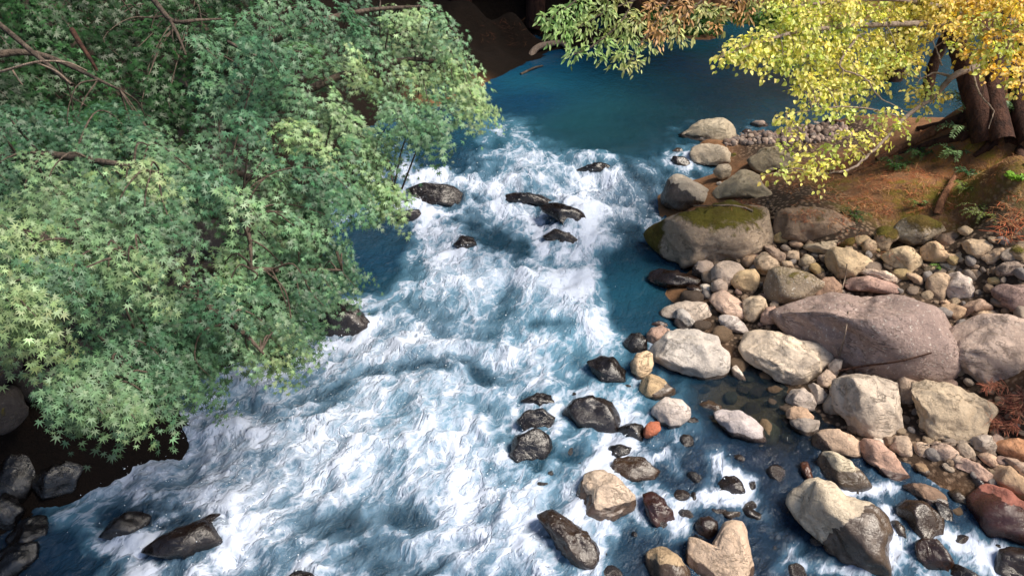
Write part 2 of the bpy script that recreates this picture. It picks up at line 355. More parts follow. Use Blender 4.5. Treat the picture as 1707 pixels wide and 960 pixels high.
def RK(crop, pts, col, label, wet=None, moss=0.0, spk=.12, cuts=5, rough=1.0, name='boulder', cat='boulder', D=None, lean=None, deep=.0, depth=0.0, group=None, box=.82, wetside=None, mside=None):
    ox, oy, k = CROP[crop]; pts = [(ox+a/k, oy+b/k) for a, b in pts]; POLYS.append(pts)
    xs = [p[0] for p in pts]; ys = [p[1] for p in pts]; w, h = max(xs)-min(xs), max(ys)-min(ys)
    if deep:                                               # carry the stone on below the water line
        cyb = (max(ys)+min(ys))/2
        pts = [(a, b+(h*deep*((b-cyb)/(h/2)) if b > cyb else 0)) for a, b in pts]; ys = [p[1] for p in pts]; h = max(ys)-min(ys)
    cx, cy = (max(xs)+min(xs))/2, (max(ys)+min(ys))/2
    pb = land(cx, max(ys)-.12*h-(h*deep*.4)); dep = (pb-EYE)@FWD
    hw, hh = w/2/FPX*dep, h/2/FPX*dep
    DD = D*math.sqrt(hw*hh) if D else min(max(.85*math.sqrt(hw*hh), .75*hh), 1.4*hh)
    dep += .45*hh+depth
    C = P(cx, cy, dep); hw, hh = w/2/FPX*dep, h/2/FPX*dep
    v = C-EYE; v /= np.linalg.norm(v); bx = np.cross(v, [0, 0, 1.]); bx /= np.linalg.norm(bx); by = np.cross(bx, v); bz = -v
    # outline radius as a function of the angle
    pm = np.array([((a-cx)/FPX*dep, -(b-cy)/FPX*dep) for a, b in pts]); ang = np.linspace(-math.pi, math.pi, 361); rr = np.zeros(361)
    for i, t in enumerate(ang):
        c, s_ = math.cos(t), math.sin(t); best = 0
        for j in range(len(pm)):
            a, b = pm[j], pm[(j+1) % len(pm)]; e = b-a; den = c*e[1]-s_*e[0]
            if abs(den) < 1e-9: continue
            tt = (a[0]*e[1]-a[1]*e[0])/den; uu = (a[0]*s_-a[1]*c)/den
            if tt > 0 and -1e-6 <= uu <= 1+1e-6: best = max(best, tt)
        rr[i] = best if best > 0 else (rr[i-1] or .5*(hw+hh)/2)
    kern = np.array([1, 2, 3, 2, 1.])/9; rr = np.convolve(np.concatenate([rr[-6:-1], rr, rr[1:6]]), kern, 'same')[5:-5]*1.015
    rad = lambda ph: np.interp(ph, ang, rr)
    _seed[0] += 1; big = w*h
    V, F = ICO[5 if big > 12000 else 4 if big > 1100 else 3]
    q = rock_shape(V, rad, hw, hh, DD, _seed[0], cuts, rough, box)
    W = q[:, :1]*bx+q[:, 1:2]*by+q[:, 2:3]*bz
    X = W+C; up = V[:, 0:1]*bx+V[:, 1:2]*by+V[:, 2:3]*bz
    lv = WL(X[:, 0], X[:, 1]); hz = X[:, 2]-lv
    wt = np.zeros(len(X))
    inw = float(WL(pb[0], pb[1])) >= float(ground0(pb[0], pb[1]))-.03
    wh = wet if wet is not None else (.06 if inw else -.3)
    if wh > -.2: wt = sst(wh+.05, wh-.03, hz+.05*fbm(X[:, 0]*3, X[:, 1]*3, X[:, 2]*3, 2))
    if wetside:                                            # (nx, ny, off) in outline units: splashed side stays wet
        wt = np.maximum(wt, sst(-.04, .04, q[:, 0]/hw*wetside[0]+q[:, 1]/hh*wetside[1]-wetside[2]+.12*fbm(V[:, 0]*3, V[:, 1]*3, V[:, 2]*3, 3)))
    if wet is not None and wet > 5: wt[:] = 1
    ms = np.zeros(len(X))
    if moss: ms = np.clip(moss*(sst(.2, .85, up[:, 2])), 0, 1.0)
    if mside: ms = np.maximum(ms, sst(-.08, .12, q[:, 0]/hw*mside[0]+q[:, 1]/hh*mside[1]-mside[2]))
    col = np.array(col)*RNG.uniform(.93, 1.07)*(1.11, 1.07, 1.01)
    me = mesh_np(name, W, F, {'rcol': np.tile(col, (len(X), 1)), 'wet': wt, 'moss': ms, 'spk': np.full(len(X), spk)}, ROCK)
    o = obj(name, me, None, label, cat, group); o.location = C
    if inw: WATER_ROCKS.append((C[0], C[1], hw, pb[1]))
    ROCKLIST.append((o, C, hw, hh)); return o
S = dict(name='stone', cat='stone')
WB = dict(name='wet_boulder', wet=9, deep=.25)
WS = dict(name='wet_stone', cat='stone', wet=9, deep=.25)
# --- big boulders and stones around the pool of clear water
RK('A',[(310,470),(360,400),(440,290),(530,255),(640,262),(760,290),(785,350),(840,380),(868,480),(850,540),(740,610),(600,600),(480,600),(380,550)],(.50,.485,.475),'big pale grey boulder with wrinkled cracked face at head of the clear pool',cuts=7,wet=.02)
RK('A',[(930,440),(950,350),(985,318),(1180,322),(1300,330),(1440,318),(1540,360),(1565,410),(1500,480),(1440,560),(1380,610),(1280,625),(1180,615),(1060,580),(980,540),(935,490)],(.60,.53,.45),'long cream white boulder with flat top in front of the huge purple boulder',cuts=7,box=.7,wet=.0)
RK('A',[(400,180),(440,145),(540,95),(690,85),(745,140),(775,205),(690,230),(640,225),(560,215),(410,205)],(.52,.46,.41),'beige slab boulder at the water edge behind the leaning grey stone',cuts=4,wet=.03,deep=.2)
RK('A',[(495,160),(540,142),(585,165),(640,230),(680,268),(720,300),(560,300),(495,250)],(.43,.42,.42),'leaning grey stone propped on back of the pale grey boulder',cuts=3,**S)
RK('A',[(312,320),(340,270),(400,245),(465,268),(430,320),(370,400),(330,385)],PINK,'pinkish tan stone tucked against left shoulder of the pale grey boulder',wet=.0,**S)
RK('A',[(340,245),(390,220),(450,228),(455,255),(400,268),(350,265)],PINK,'small flat pinkish stone at left foot of the beige slab boulder',**S)
RK('A',[(160,360),(200,310),(260,300),(310,340),(320,390),(270,430),(200,425),(165,395)],DARK,'round purplish black wet stone beside the pinkish tan stone',cuts=2,**WS)
RK('A',[(205,510),(230,450),(300,410),(345,430),(350,500),(345,560),(300,610),(260,640),(215,580)],BEIGE,'tan stone dotted with dark pits under left side of pale grey boulder',wet=.04,cuts=2,spk=0,**S)
RK('H',[(955,250),(1000,225),(1040,228),(1085,265),(1090,295),(1040,312),(1000,304)],DARK,'glossy black wet boulder in the current left of the dotted tan stone',cuts=3,**WB)
RK('A',[(260,690),(275,620),(330,582),(385,590),(420,620),(500,660),(510,700),(440,720),(370,755),(300,730)],(.44,.34,.22),'yellowish stone with brown drowned half below the dotted tan stone',wetside=(.8,-.5,.05),wet=.02,cuts=3,deep=.15,**S)
RK('A',[(345,820),(390,760),(450,730),(530,735),(590,790),(595,850),(540,900),(470,940),(390,905),(350,860)],(.58,.54,.53),'round pale lilac boulder just right of the white water tongue',wet=.05,cuts=3,deep=.15)
RK('A',[(740,850),(800,820),(900,820),(1000,850),(1080,900),(1120,960),(1040,985),(900,985),(820,940),(770,900)],(.55,.52,.55),'low smooth lilac grey stone at outlet of the clear pool',wet=.05,cuts=2,deep=.2,**S)
RK('A',[(300,930),(330,890),(390,885),(408,930),(380,975),(320,1010),(290,985)],(.42,.15,.09),'small brick red stone perched on black wet rocks',cuts=3,depth=-.12,**S)
RK('A',[(120,950),(200,895),(280,905),(310,960),(290,1010),(180,1010),(100,980)],DARK,'black wet rock under the small brick red stone',cuts=5,**WB)
RK('C',[(35,140),(70,100),(130,80),(210,90),(200,150),(120,180),(60,170)],DARK,'low black wet stone with water running over it below the black wet rock',cuts=4,**WS)
RK('A',[(650,790),(720,750),(800,770),(830,810),(740,850),(670,830)],(.33,.24,.14),'drowned brown stone under the clear pool water',wet=9,cuts=2,depth=.1,**S)
RK('A',[(870,545),(900,515),(960,575),(985,608),(940,618),(890,595)],WHITE,'small white wedge stone sticking out of the pool between the two pale boulders',cuts=3,**S)
RK('A',[(785,200),(815,190),(900,190),(960,225),(1000,275),(980,295),(880,292),(820,288),(790,230)],(.50,.47,.47),'grey wedge stone pointing right beside the beige slab boulder',cuts=5,**S)
RK('A',[(715,100),(740,50),(790,25),(900,40),(950,80),(975,180),(940,222),(880,205),(810,170),(770,140)],(.52,.40,.34),'blocky pinkish stone with slanting left face behind the grey wedge stone',cuts=7)
RK('A',[(955,110),(990,60),(1050,45),(1090,70),(1120,120),(1090,190),(1040,230),(985,220),(960,180)],(.45,.38,.30),'olive tan egg shaped stone right of the blocky pinkish stone',cuts=3,**S)
RK('A',[(1075,190),(1100,135),(1150,118),(1200,150),(1207,205),(1170,240),(1110,260),(1078,235)],PINK,'round pink stone at left tip of the huge purple boulder',cuts=3,**S)
RK('A',[(1228,750),(1270,690),(1340,665),(1400,680),(1440,740),(1440,790),(1400,810),(1310,795),(1240,780)],(.50,.45,.42),'pale rounded stone at right shore of the clear pool',cuts=4,**S)
RK('A',[(1375,665),(1410,635),(1480,660),(1510,700),(1500,750),(1450,780),(1430,740),(1400,690)],(.46,.41,.37),'grey stone leaning on the pale rounded stone at pool shore',cuts=4,**S)
RK('A',[(1240,840),(1290,795),(1370,792),(1420,830),(1425,870),(1330,890),(1250,890)],(.52,.38,.28),'small tan stone sitting on a grey block at the stream edge',cuts=4,depth=-.1,**S)
RK('A',[(1255,885),(1340,865),(1450,850),(1455,930),(1440,975),(1330,985),(1265,930)],(.36,.33,.31),'grey block of stone under the small tan stone',wet=.05,cuts=7,box=.7,**S)
RK('A',[(1460,600),(1500,545),(1560,570),(1580,620),(1540,660),(1480,668),(1455,640)],(.55,.45,.38),'cream angular stone below right end of the cream white boulder',cuts=6,**S)
# --- the right group
RK('P',[(1275,560),(1300,540),(1380,500),(1460,482),(1540,490),(1590,540),(1600,575),(1575,606),(1500,625),(1430,622),(1380,605),(1300,580)],PURPLE,'huge purple brown boulder with white flecks, largest on the bank',cuts=4,rough=1.05,spk=.7)
RK('B',[(1065,430),(1110,330),(1200,230),(1320,190),(1450,168),(1620,200),(1690,300),(1690,560),(1620,700),(1480,710),(1380,660),(1250,610),(1150,560),(1090,500)],(.42,.345,.31),'big rounded grey pink boulder with rust stain touching the huge purple boulder',cuts=5,spk=.3)
RK('B',[(1390,60),(1440,10),(1560,-30),(1670,-40),(1700,60),(1690,180),(1560,185),(1480,140),(1410,100)],(.27,.20,.19),'dark purple boulder behind the rust stained boulder',cuts=4,spk=.1)
RK('B',[(325,690),(380,640),(480,580),(600,558),(680,590),(720,690),(760,780),(800,860),(790,920),(740,980),(640,1015),(540,985),(450,910),(350,850),(318,765)],(.46,.41,.36),'domed grey boulder with pale ridge down its front, at edge of shallow stream',cuts=6,spk=.2)
RK('B',[(275,790),(300,700),(345,650),(400,680),(380,850),(330,860),(290,840)],(.40,.36,.31),'grey stone squeezed against left flank of the domed grey boulder',cuts=3,depth=.05,**S)
RK('B',[(815,700),(900,660),(1060,655),(1180,645),(1300,670),(1340,710),(1330,820),(1310,930),(1230,1000),(1060,1030),(960,970),(920,880),(850,770)],(.47,.40,.31),'angular olive grey boulder with flat tilted top and broken front',cuts=9,rough=1.2,box=.66)
RK('B',[(690,580),(780,545),(900,590),(980,650),(900,720),(880,800),(860,850),(790,840),(760,760),(720,680)],(.44,.36,.30),'smooth tan boulder wedged between the domed and the angular boulders',cuts=4,depth=.15)
RK('F',[(1030,540),(1060,480),(1130,455),(1200,480),(1290,560),(1322,610),(1270,650),(1180,680),(1090,675),(1050,610)],(.56,.50,.47),'white grey stone with dark furrows above the huge purple boulder',cuts=5,rough=1.5,spk=.4,**S)
RK('F',[(895,520),(940,460),(1020,445),(1080,460),(1060,540),(1070,610),(1090,690),(1000,685),(930,640),(900,580)],(.43,.34,.255),'tan rounded stone leaning against the furrowed white grey stone',cuts=3,depth=.05,**S)
RK('F',[(1010,690),(1050,665),(1090,685),(1060,715),(1015,712)],TAN,'tiny tan stone under the furrowed white grey stone',cuts=3,**S)
RK('F',[(1000,730),(1080,700),(1190,710),(1200,760),(1150,840),(1060,780)],(.54,.40,.28),'sandy angular stone at right shoulder of the huge purple boulder',cuts=7,**S)
RK('F',[(1165,810),(1220,690),(1300,650),(1390,680),(1400,720),(1290,760),(1230,840),(1170,860)],(.46,.34,.27),'reddish tan stone between huge purple and dark purple boulders',cuts=5,**S)
RK('F',[(1230,830),(1290,760),(1400,730),(1490,765),(1400,810),(1300,820)],(.58,.46,.34),'flat cream stone on top of the rust stained boulder',cuts=5,**S)
RK('B',[(290,520),(320,470),(370,465),(380,500),(360,590),(320,610)],(.40,.36,.34),'grey upright stone behind the cream angular stone',cuts=4,**S)
RK('B',[(1040,590),(1080,570),(1115,600),(1110,640),(1060,648)],PINK,'small brown pink stone at back corner of the angular olive boulder',cuts=3,**S)
RK('B',[(955,610),(1000,590),(1040,610),(1040,645),(980,648)],(.50,.42,.36),'small pale stone beside the brown pink stone behind the angular boulder',cuts=4,**S)
RK('B',[(850,550),(900,530),(970,530),(985,575),(960,605),(890,590)],(.52,.43,.34),'small beige stone at the lower edge of the huge purple boulder',cuts=4,**S)
# --- upper bank
RK('P',[(1075,405),(1090,385),(1120,368),(1160,350),(1200,335),(1270,330),(1285,370),(1280,405),(1240,425),(1195,436),(1150,446),(1110,438),(1085,422)],(.35,.285,.225),'large boulder with mossy crown and mossy nose jutting into the river',cuts=4,rough=1.25,moss=.95,mside=(-1,.05,.66),spk=.3,wet=.05)
RK('E',[(865,260),(880,195),(950,158),(1000,180),(1018,260),(985,305),(900,325),(870,300)],(.45,.36,.28),'tan stone standing at foot of the mossy crowned boulder',cuts=4,**S)
RK('E',[(890,360),(910,325),(990,305),(1010,400),(950,418),(900,405)],TAN,'small tan stone just below the standing tan stone',cuts=4,**S)
RK('E',[(990,340),(1020,300),(1080,300),(1180,360),(1205,410),(1150,445),(1080,498),(1040,450),(1000,410)],(.46,.37,.285),'wide tan stone between the yellow stone and the lichen flecked dark boulder',cuts=5,**S)
RK('E',[(810,540),(830,480),(900,430),(980,415),(1025,450),(1037,540),(1000,602),(940,612),(850,595)],(.60,.47,.30),'smooth yellow tan stone in front of the wide grey stone',cuts=3,depth=-.05,**S)
RK('E',[(495,430),(540,370),(600,350),(660,370),(680,410),(650,450),(640,505),(560,505),(510,485)],(.40,.34,.31),'round grey stone with wet purple foot at river edge',wetside=(-.6,-.6,.35),cuts=3,**S)
RK('E',[(640,450),(680,400),(760,355),(850,360),(900,400),(890,440),(840,500),(820,550),(780,590),(690,610),(650,560),(650,500)],(.43,.37,.33),'wide grey stone between the round grey and the yellow tan stones',cuts=4)
RK('E',[(650,540),(700,505),(770,520),(785,580),(770,615),(660,615)],(.43,.36,.32),'small grey stone below the wide grey stone',cuts=3,depth=-.1,**S)
RK('E',[(550,555),(600,540),(640,545),(648,600),(610,628),(575,600)],WHITE,'small white stone at river edge',cuts=4,**S)
RK('E',[(130,520),(170,460),(240,435),(400,450),(500,460),(640,510),(560,555),(440,565),(250,555)],(.14,.085,.06),'long flat brown wet rock sloping into the river below the mossy boulder',cuts=4,D=.9,**WB)
RK('E',[(440,580),(480,558),(550,560),(605,610),(590,645),(510,630)],BROWN,'brown wet stone beside the small white stone',cuts=3,**WS)
RK('E',[(1070,560),(1090,480),(1150,440),(1250,418),(1400,430),(1530,490),(1530,560),(1480,630),(1470,690),(1400,710),(1200,730),(1110,700),(1075,630)],(.33,.28,.22),'dark boulder covered in lichen flecks with thin moss rim',cuts=4,spk=.85,moss=.45)
RK('E',[(1475,620),(1530,500),(1600,480),(1680,530),(1690,640),(1600,680),(1490,700)],(.34,.235,.18),'brown stone right of the lichen flecked dark boulder',cuts=4)
RK('E',[(1145,170),(1200,125),(1260,160),(1272,210),(1220,232),(1160,215)],YELLOW,'light yellow stone by the gap behind the mossy crowned boulder',cuts=3,**S)
RK('E',[(1435,400),(1480,375),(1550,420),(1557,460),(1510,482),(1440,440)],YELLOW,'small yellow egg stone above the lichen flecked boulder',cuts=2,**S)
RK('E',[(1355,370),(1390,310),(1450,318),(1490,360),(1480,390),(1430,405),(1400,425),(1360,415)],(.44,.37,.28),'grey tan stone left of the small yellow egg stone',cuts=5,**S)
RK('E',[(1390,260),(1450,240),(1620,180),(1690,140),(1690,260),(1560,340),(1480,310),(1400,285)],(.42,.36,.28),'flat grey slab stone at foot of the soil slope',cuts=6)
RK('F',[(90,370),(100,320),(150,270),(280,265),(400,300),(490,360),(500,410),(380,440),(360,480),(260,515),(200,505),(120,465)],(.50,.405,.28),'rounded yellow grey boulder with forked twig in front of it',cuts=5)
RK('E',[(1060,250),(1130,240),(1240,290),(1250,350),(1180,375),(1100,315)],(.40,.31,.255),'brown grey stone above the wide tan stone',cuts=4,**S)
RK('E',[(1265,285),(1340,265),(1360,350),(1300,372),(1250,345)],(.52,.42,.33),'cream angular stone among small rubble above the lichen boulder',cuts=6,**S)
RK('E',[(1205,370),(1290,350),(1310,405),(1225,425)],(.50,.40,.30),'flat cream stone just above rim of the lichen boulder',cuts=6,**S)
RK('E',[(1270,215),(1330,195),(1390,215),(1370,255),(1290,250)],(.52,.38,.28),'orange tan stone right of the light yellow stone',cuts=4,**S)
RK('P',[(1285,396),(1292,364),(1330,347),(1380,346),(1424,360),(1404,394),(1350,404),(1300,406)],(.27,.20,.15),'low brown outcrop under the red litter behind the mossy crowned boulder',cuts=6,rough=1.5,moss=.35,D=.8)
RK('F',[(650,150),(700,60),(760,20),(870,0),(980,20),(1050,80),(1055,120),(970,170),(900,210),(820,265),(760,245),(680,225),(650,190)],(.40,.34,.26),'domed boulder with green moss cap and white lichen front',cuts=2,moss=.95,spk=1.0)
RK('F',[(475,160),(500,100),(560,78),(640,100),(662,150),(625,210),(610,300),(540,315),(495,260)],(.33,.26,.19),'upright brown stone with mossy top left of the moss capped boulder',cuts=3,moss=1.0)
RK('F',[(385,220),(420,185),(480,195),(502,250),(480,302),(420,305),(388,270)],(.38,.30,.22),'brown tan stone beside the upright mossy stone',cuts=3,**S)
RK('F',[(305,200),(340,160),(410,150),(455,180),(420,210),(400,285),(340,255)],(.45,.36,.24),'yellowish stone behind the brown tan stone',cuts=4,depth=.1,**S)
RK('F',[(205,245),(260,180),(310,160),(332,180),(305,240),(270,270),(220,268)],(.10,.08,.03),'dark green mossy wedge stone',cuts=4,moss=1.0,mside=(0,1,-2),**S)
RK('F',[(540,365),(600,300),(700,238),(780,240),(850,300),(878,380),(870,445),(800,465),(700,435),(600,402)],(.50,.41,.29),'broad beige boulder below the moss capped boulder',cuts=6)
RK('F',[(862,300),(900,240),(960,222),(1010,240),(1060,290),(1180,265),(1150,315),(1060,375),(980,395),(890,380)],(.54,.40,.27),'smooth orange tan boulder right of the broad beige boulder',cuts=3)
RK('F',[(950,210),(1000,170),(1080,130),(1180,140),(1245,170),(1210,230),(1190,280),(1060,310),(1010,250)],(.27,.20,.155),'dark brown boulder behind the smooth orange tan boulder',cuts=4,depth=.15)
RK('F',[(1148,125),(1200,75),(1260,100),(1302,145),(1250,165),(1180,155)],(.52,.42,.30),'cream stone half buried at foot of the slope',cuts=5,**S)
RK('F',[(1178,255),(1240,200),(1340,172),(1430,198),(1442,250),(1370,335),(1335,385),(1280,365),(1220,305)],(.54,.43,.31),'large cream boulder with split right side',cuts=5)
RK('F',[(1343,355),(1430,268),(1480,240),(1532,280),(1543,330),(1480,385),(1410,405)],(.44,.34,.25),'broken brown tan stone against the large cream boulder',cuts=7,**S)
RK('F',[(1525,285),(1600,240),(1700,250),(1720,390),(1620,355),(1550,322)],(.36,.28,.19),'stone with mossy patch at right edge of the photo above the dark grey stone',cuts=4,moss=.6)
RK('F',[(1465,450),(1530,370),(1600,350),(1680,368),(1710,430),(1600,490),(1500,510)],(.27,.225,.20),'dark grey boulder near right edge beside the rubble',cuts=4)
RK('F',[(875,425),(940,388),(1005,400),(985,445),(900,468)],(.50,.41,.28),'small beige stone under the smooth orange tan boulder',cuts=4,**S)
RK('F',[(1000,405),(1080,368),(1160,370),(1165,435),(1060,455)],(.42,.37,.30),'rough grey flecked stone beside a green sprout',cuts=5,rough=1.5,spk=.6,**S)
RK('F',[(1128,315),(1180,278),(1235,310),(1253,352),(1200,405),(1148,385)],(.44,.36,.27),'grey tan stone against left foot of the large cream boulder',cuts=5,**S)
RK('F',[(1165,455),(1200,400),(1255,410),(1255,475),(1200,495)],(.43,.33,.24),'upright tan stone at left of the rubble',cuts=5,**S)
RK('F',[(1252,445),(1310,422),(1372,450),(1384,515),(1310,508),(1258,485)],(.46,.35,.25),'square tan stone in middle of the rubble',cuts=7,box=.7,**S)
RK('F',[(1368,432),(1410,418),(1445,470),(1402,495)],(.52,.38,.25),'narrow orange stone beside the square tan stone',cuts=5,**S)
RK('F',[(1385,515),(1440,488),(1515,510),(1485,560),(1420,565)],(.60,.46,.24),'flat yellow stone at right end of the rubble',cuts=5,**S)
RK('F',[(1258,400),(1310,388),(1380,405),(1370,430),(1270,432)],(.47,.36,.27),'flat brownish stone along the top of the rubble',cuts=5,**S)
RK('F',[(715,475),(800,452),(872,490),(885,555),(820,540),(755,505)],(.52,.40,.29),'orange beige stone under the broad beige boulder',cuts=5,**S)
RK('F',[(365,495),(430,450),(560,438),(680,470),(725,505),(710,550),(600,500),(480,505)],(.58,.48,.41),'whitish flat slab behind the pink stone with twig',cuts=4)
RK('F',[(245,605),(290,540),(420,493),(560,495),(640,510),(705,560),(620,600),(450,612),(300,640)],(.42,.295,.265),'low pink stone directly behind the huge purple boulder',cuts=3)
RK('F',[(358,455),(390,413),(452,420),(445,455),(380,475)],(.40,.31,.24),'small brown stone at right foot of the boulder with forked twig',cuts=4,**S)
# --- upstream point
RK('G',[(370,235),(460,205),(520,130),(590,85),(700,78),(770,100),(830,150),(862,210),(835,245),(750,275),(660,285),(560,280),(480,290),(420,262)],(.43,.39,.31),'smooth grey domed boulder farthest upstream on the right bank',cuts=3,spk=.1,wet=.06)
RK('G',[(478,400),(500,330),(560,293),(650,285),(770,310),(802,350),(797,430),(765,465),(680,495),(620,505),(540,485)],(.40,.36,.30),'square grey boulder just below the farthest domed boulder',cuts=6,box=.7,wet=.03)
RK('G',[(663,515),(700,460),(780,438),(807,480),(802,552),(750,578),(690,548)],(.38,.34,.28),'grey stone set against lower corner of the square grey boulder',cuts=3,depth=-.15,**S)
RK('G',[(258,705),(300,600),(350,545),(420,540),(520,590),(620,640),(682,690),(662,765),(560,795),(440,815),(330,805),(270,765)],(.34,.315,.28),'dome shaped boulder with wet dark river face',cuts=4,wetside=(-.55,-.75,-.05),deep=.08)
RK('G',[(678,705),(740,620),(860,508),(930,508),(1010,530),(1060,600),(1142,660),(1152,712),(1070,725),(960,700),(900,725),(760,745),(690,755)],(.40,.35,.26),'olive grey boulder between the wet dome and the mossy crowned boulder',cuts=6,moss=.2)
RK('G',[(938,440),(1000,390),(1060,330),(1150,308),(1260,350),(1350,400),(1340,445),(1200,480),(1080,545),(1000,510)],(.38,.33,.24),'grey green boulder half hidden by hanging yellow leaves',cuts=4,moss=.4)
RK('G',[(330,355),(370,318),(420,328),(437,370),(400,405),(350,395)],(.34,.30,.26),'small grey brown stone in the water left of the square boulder',cuts=4,depth=.1,**S)
RK('G',[(315,445),(340,390),(430,388),(485,430),(465,465),(370,460)],(.16,.14,.15),'wet slate stone below the small grey brown stone',cuts=3,**WS)
RK('G',[(958,138),(1000,105),(1060,98),(1112,130),(1085,170),(1010,170)],(.44,.36,.32),'pale pink stone at back of the gravel spit',cuts=3,**S)
RK('G',[(895,195),(920,170),(965,168),(985,195),(960,215),(910,215)],(.40,.33,.30),'small pinkish stone at left end of the gravel spit',cuts=3,**S)
RK('G',[(800,370),(840,358),(868,390),(850,405),(806,405)],(.12,.12,.05),'small mossy dark stone right of the square boulder',cuts=3,moss=.8,**S)
RK('G',[(690,600),(720,588),(745,600),(735,620),(700,622)],(.46,.43,.40),'tiny pale stone in the dark gap upstream',cuts=2,**S)
# --- lower right stream
RK('H',[(895,765),(915,690),(940,630),(1000,610),(1060,640),(1110,680),(1122,722),(1090,740),(1060,745),(980,772),(930,792)],(.52,.44,.37),'tall tan boulder with wet dark skirt beside the white water',cuts=5,wetside=(-.80,-.5,.22),deep=.2,wet=.14)
RK('C',[(52,275),(100,200),(180,170),(280,170),(350,210),(400,232),(372,285),(260,305),(150,325),(70,305)],(.22,.15,.085),'brown striped wet boulder behind the tall tan boulder',cuts=2,**WB)
RK('C',[(268,440),(330,413),(400,440),(470,500),(512,560),(490,605),(420,625),(340,585),(290,515)],(.20,.075,.05),'red brown wet stone washed over by the stream',cuts=5,wet=9,deep=.2,**S)
RK('C',[(788,362),(820,310),(880,290),(940,320),(972,370),(920,415),(840,395),(800,392)],(.09,.065,.06),'dark stone splitting a small cascade of foam',cuts=3,**WS)
RK('C',[(628,632),(660,580),(710,562),(770,578),(785,640),(740,705),(690,705),(650,672)],(.13,.075,.055),'dark brown egg stone at left shoulder of the heart shaped stone',cuts=2,**WS)
RK('C',[(583,760),(640,752),(745,770),(765,700),(788,610),(840,578),(900,578),(937,620),(982,720),(1022,840),(1034,920),(1004,1000),(880,1020),(760,1020),(640,1000),(592,880)],(.56,.45,.36),'pale tan heart shaped stone with raised right lobe at bottom edge',cuts=1,wet=.10,rough=.7,spk=.05)
RK('C',[(298,845),(340,795),(420,782),(520,820),(585,875),(625,985),(520,1010),(400,1000),(320,930)],(.36,.28,.19),'olive brown boulder with wet front left of the heart shaped stone',cuts=5,wetside=(.1,-.9,-.2),deep=.1)
RK('D',[(-20,560),(0,490),(60,420),(160,380),(270,388),(340,425),(450,422),(560,438),(625,490),(665,560),(672,650),(722,750),(745,820),(690,875),(580,885),(480,875),(360,840),(330,795),(230,740),(100,680),(0,620)],(.56,.51,.42),'large two tone boulder, dry cream left half and wet dark right half',cuts=4,wetside=(.93,-.42,-.02),deep=.05,spk=.05)
RK('H',[(785,772),(840,752),(900,785),(960,820),(1022,872),(1002,895),(930,915),(890,880),(830,825)],(.14,.095,.06),'long brown wet boulder sloping down toward bottom edge',cuts=5,**WB)
RK('C',[(925,545),(960,508),(1080,540),(1135,605),(1060,648),(960,605)],(.10,.085,.07),'submerged dark rock behind the heart shaped stone',cuts=4,wet=9,depth=.1)
RK('C',[(1325,220),(1370,195),(1420,280),(1445,312),(1400,330),(1358,295)],(.38,.15,.06),'orange brown wet stone lying in the dark shallow stream',cuts=3,wet=9,**S)
RK('C',[(790,545),(860,528),(935,508),(925,565),(840,590)],(.25,.21,.16),'wet grey tan stone above the heart shaped stone',cuts=3,wet=9,**S)
RK('J',[(950,955),(1000,938),(1055,962),(1060,1000),(960,1000)],DARK,'black rock tip breaking the foam at bottom edge',cuts=3,**WS)
RK('D',[(188,92),(230,20),(330,-10),(440,0),(522,40),(532,92),(490,133),(430,155),(300,168),(210,138)],(.54,.42,.33),'cream pink boulder with wet lower rim at stream edge',cuts=4,wet=.09,deep=.08)
RK('D',[(490,152),(520,100),(600,78),(680,108),(760,178),(842,230),(853,285),(790,316),(720,306),(610,255),(518,205)],(.50,.345,.285),'long smooth pink boulder slanting down to the stream',cuts=3,wet=.07)
RK('D',[(208,222),(240,180),(320,163),(420,183),(520,238),(592,292),(562,335),(480,378),(390,378),(310,336),(230,285)],(.50,.46,.37),'egg shaped cream boulder with wet dark underside',cuts=2,wet=.16,deep=.06,wetside=(.45,-.75,.12))
RK('D',[(688,92),(740,38),(800,13),(852,60),(862,132),(800,158),(720,142)],(.44,.36,.295),'round grey tan stone above the long pink boulder',cuts=4,**S)
RK('D',[(578,55),(640,40),(692,65),(682,102),(630,95)],WHITE,'small flat white stone left of the round grey tan stone',cuts=4,**S)
RK('D',[(858,112),(880,75),(940,66),(982,100),(977,158),(910,170),(865,152)],(.50,.40,.32),'cube like cream stone first in the shore row right of the grey tan stone',cuts=5,box=.72,**S)
RK('D',[(978,142),(990,90),(1070,78),(1140,100),(1162,142),(1100,203),(1030,188)],(.48,.375,.32),'pinkish angular stone next to the cube like cream stone',cuts=6,**S)
RK('D',[(1153,112),(1200,78),(1250,100),(1297,162),(1240,183),(1170,152)],(.42,.36,.30),'grey pointed stone below the grey blocky stone',cuts=5,**S)
RK('D',[(1248,82),(1290,20),(1350,10),(1402,60),(1402,124),(1330,158),(1260,124)],(.42,.375,.34),'grey blocky stone left of the pink angular stone near right edge',cuts=6,**S)
RK('D',[(1378,60),(1390,13),(1460,23),(1482,60),(1430,115),(1400,115)],(.50,.39,.34),'pink angular stone between grey blocky and orange stones',cuts=6,**S)
RK('D',[(1413,152),(1440,100),(1530,38),(1660,28),(1690,185),(1560,200),(1450,190)],(.62,.34,.20),'bright orange stone at right edge of the photo',cuts=5)
RK('D',[(1283,182),(1340,143),(1410,153),(1462,200),(1420,233),(1340,218)],(.50,.37,.29),'smooth tan stone below the grey blocky stone',cuts=3,**S)
RK('D',[(1113,202),(1160,150),(1222,170),(1225,205),(1150,230)],(.42,.34,.29),'small brown stone between two pinkish stones on the shore',cuts=4,**S)
RK('D',[(1153,242),(1190,193),(1290,203),(1382,235),(1384,285),(1320,304),(1240,285),(1160,284)],(.50,.37,.32),'long knobbly pink stone on the shore',cuts=5,rough=1.4,**S)
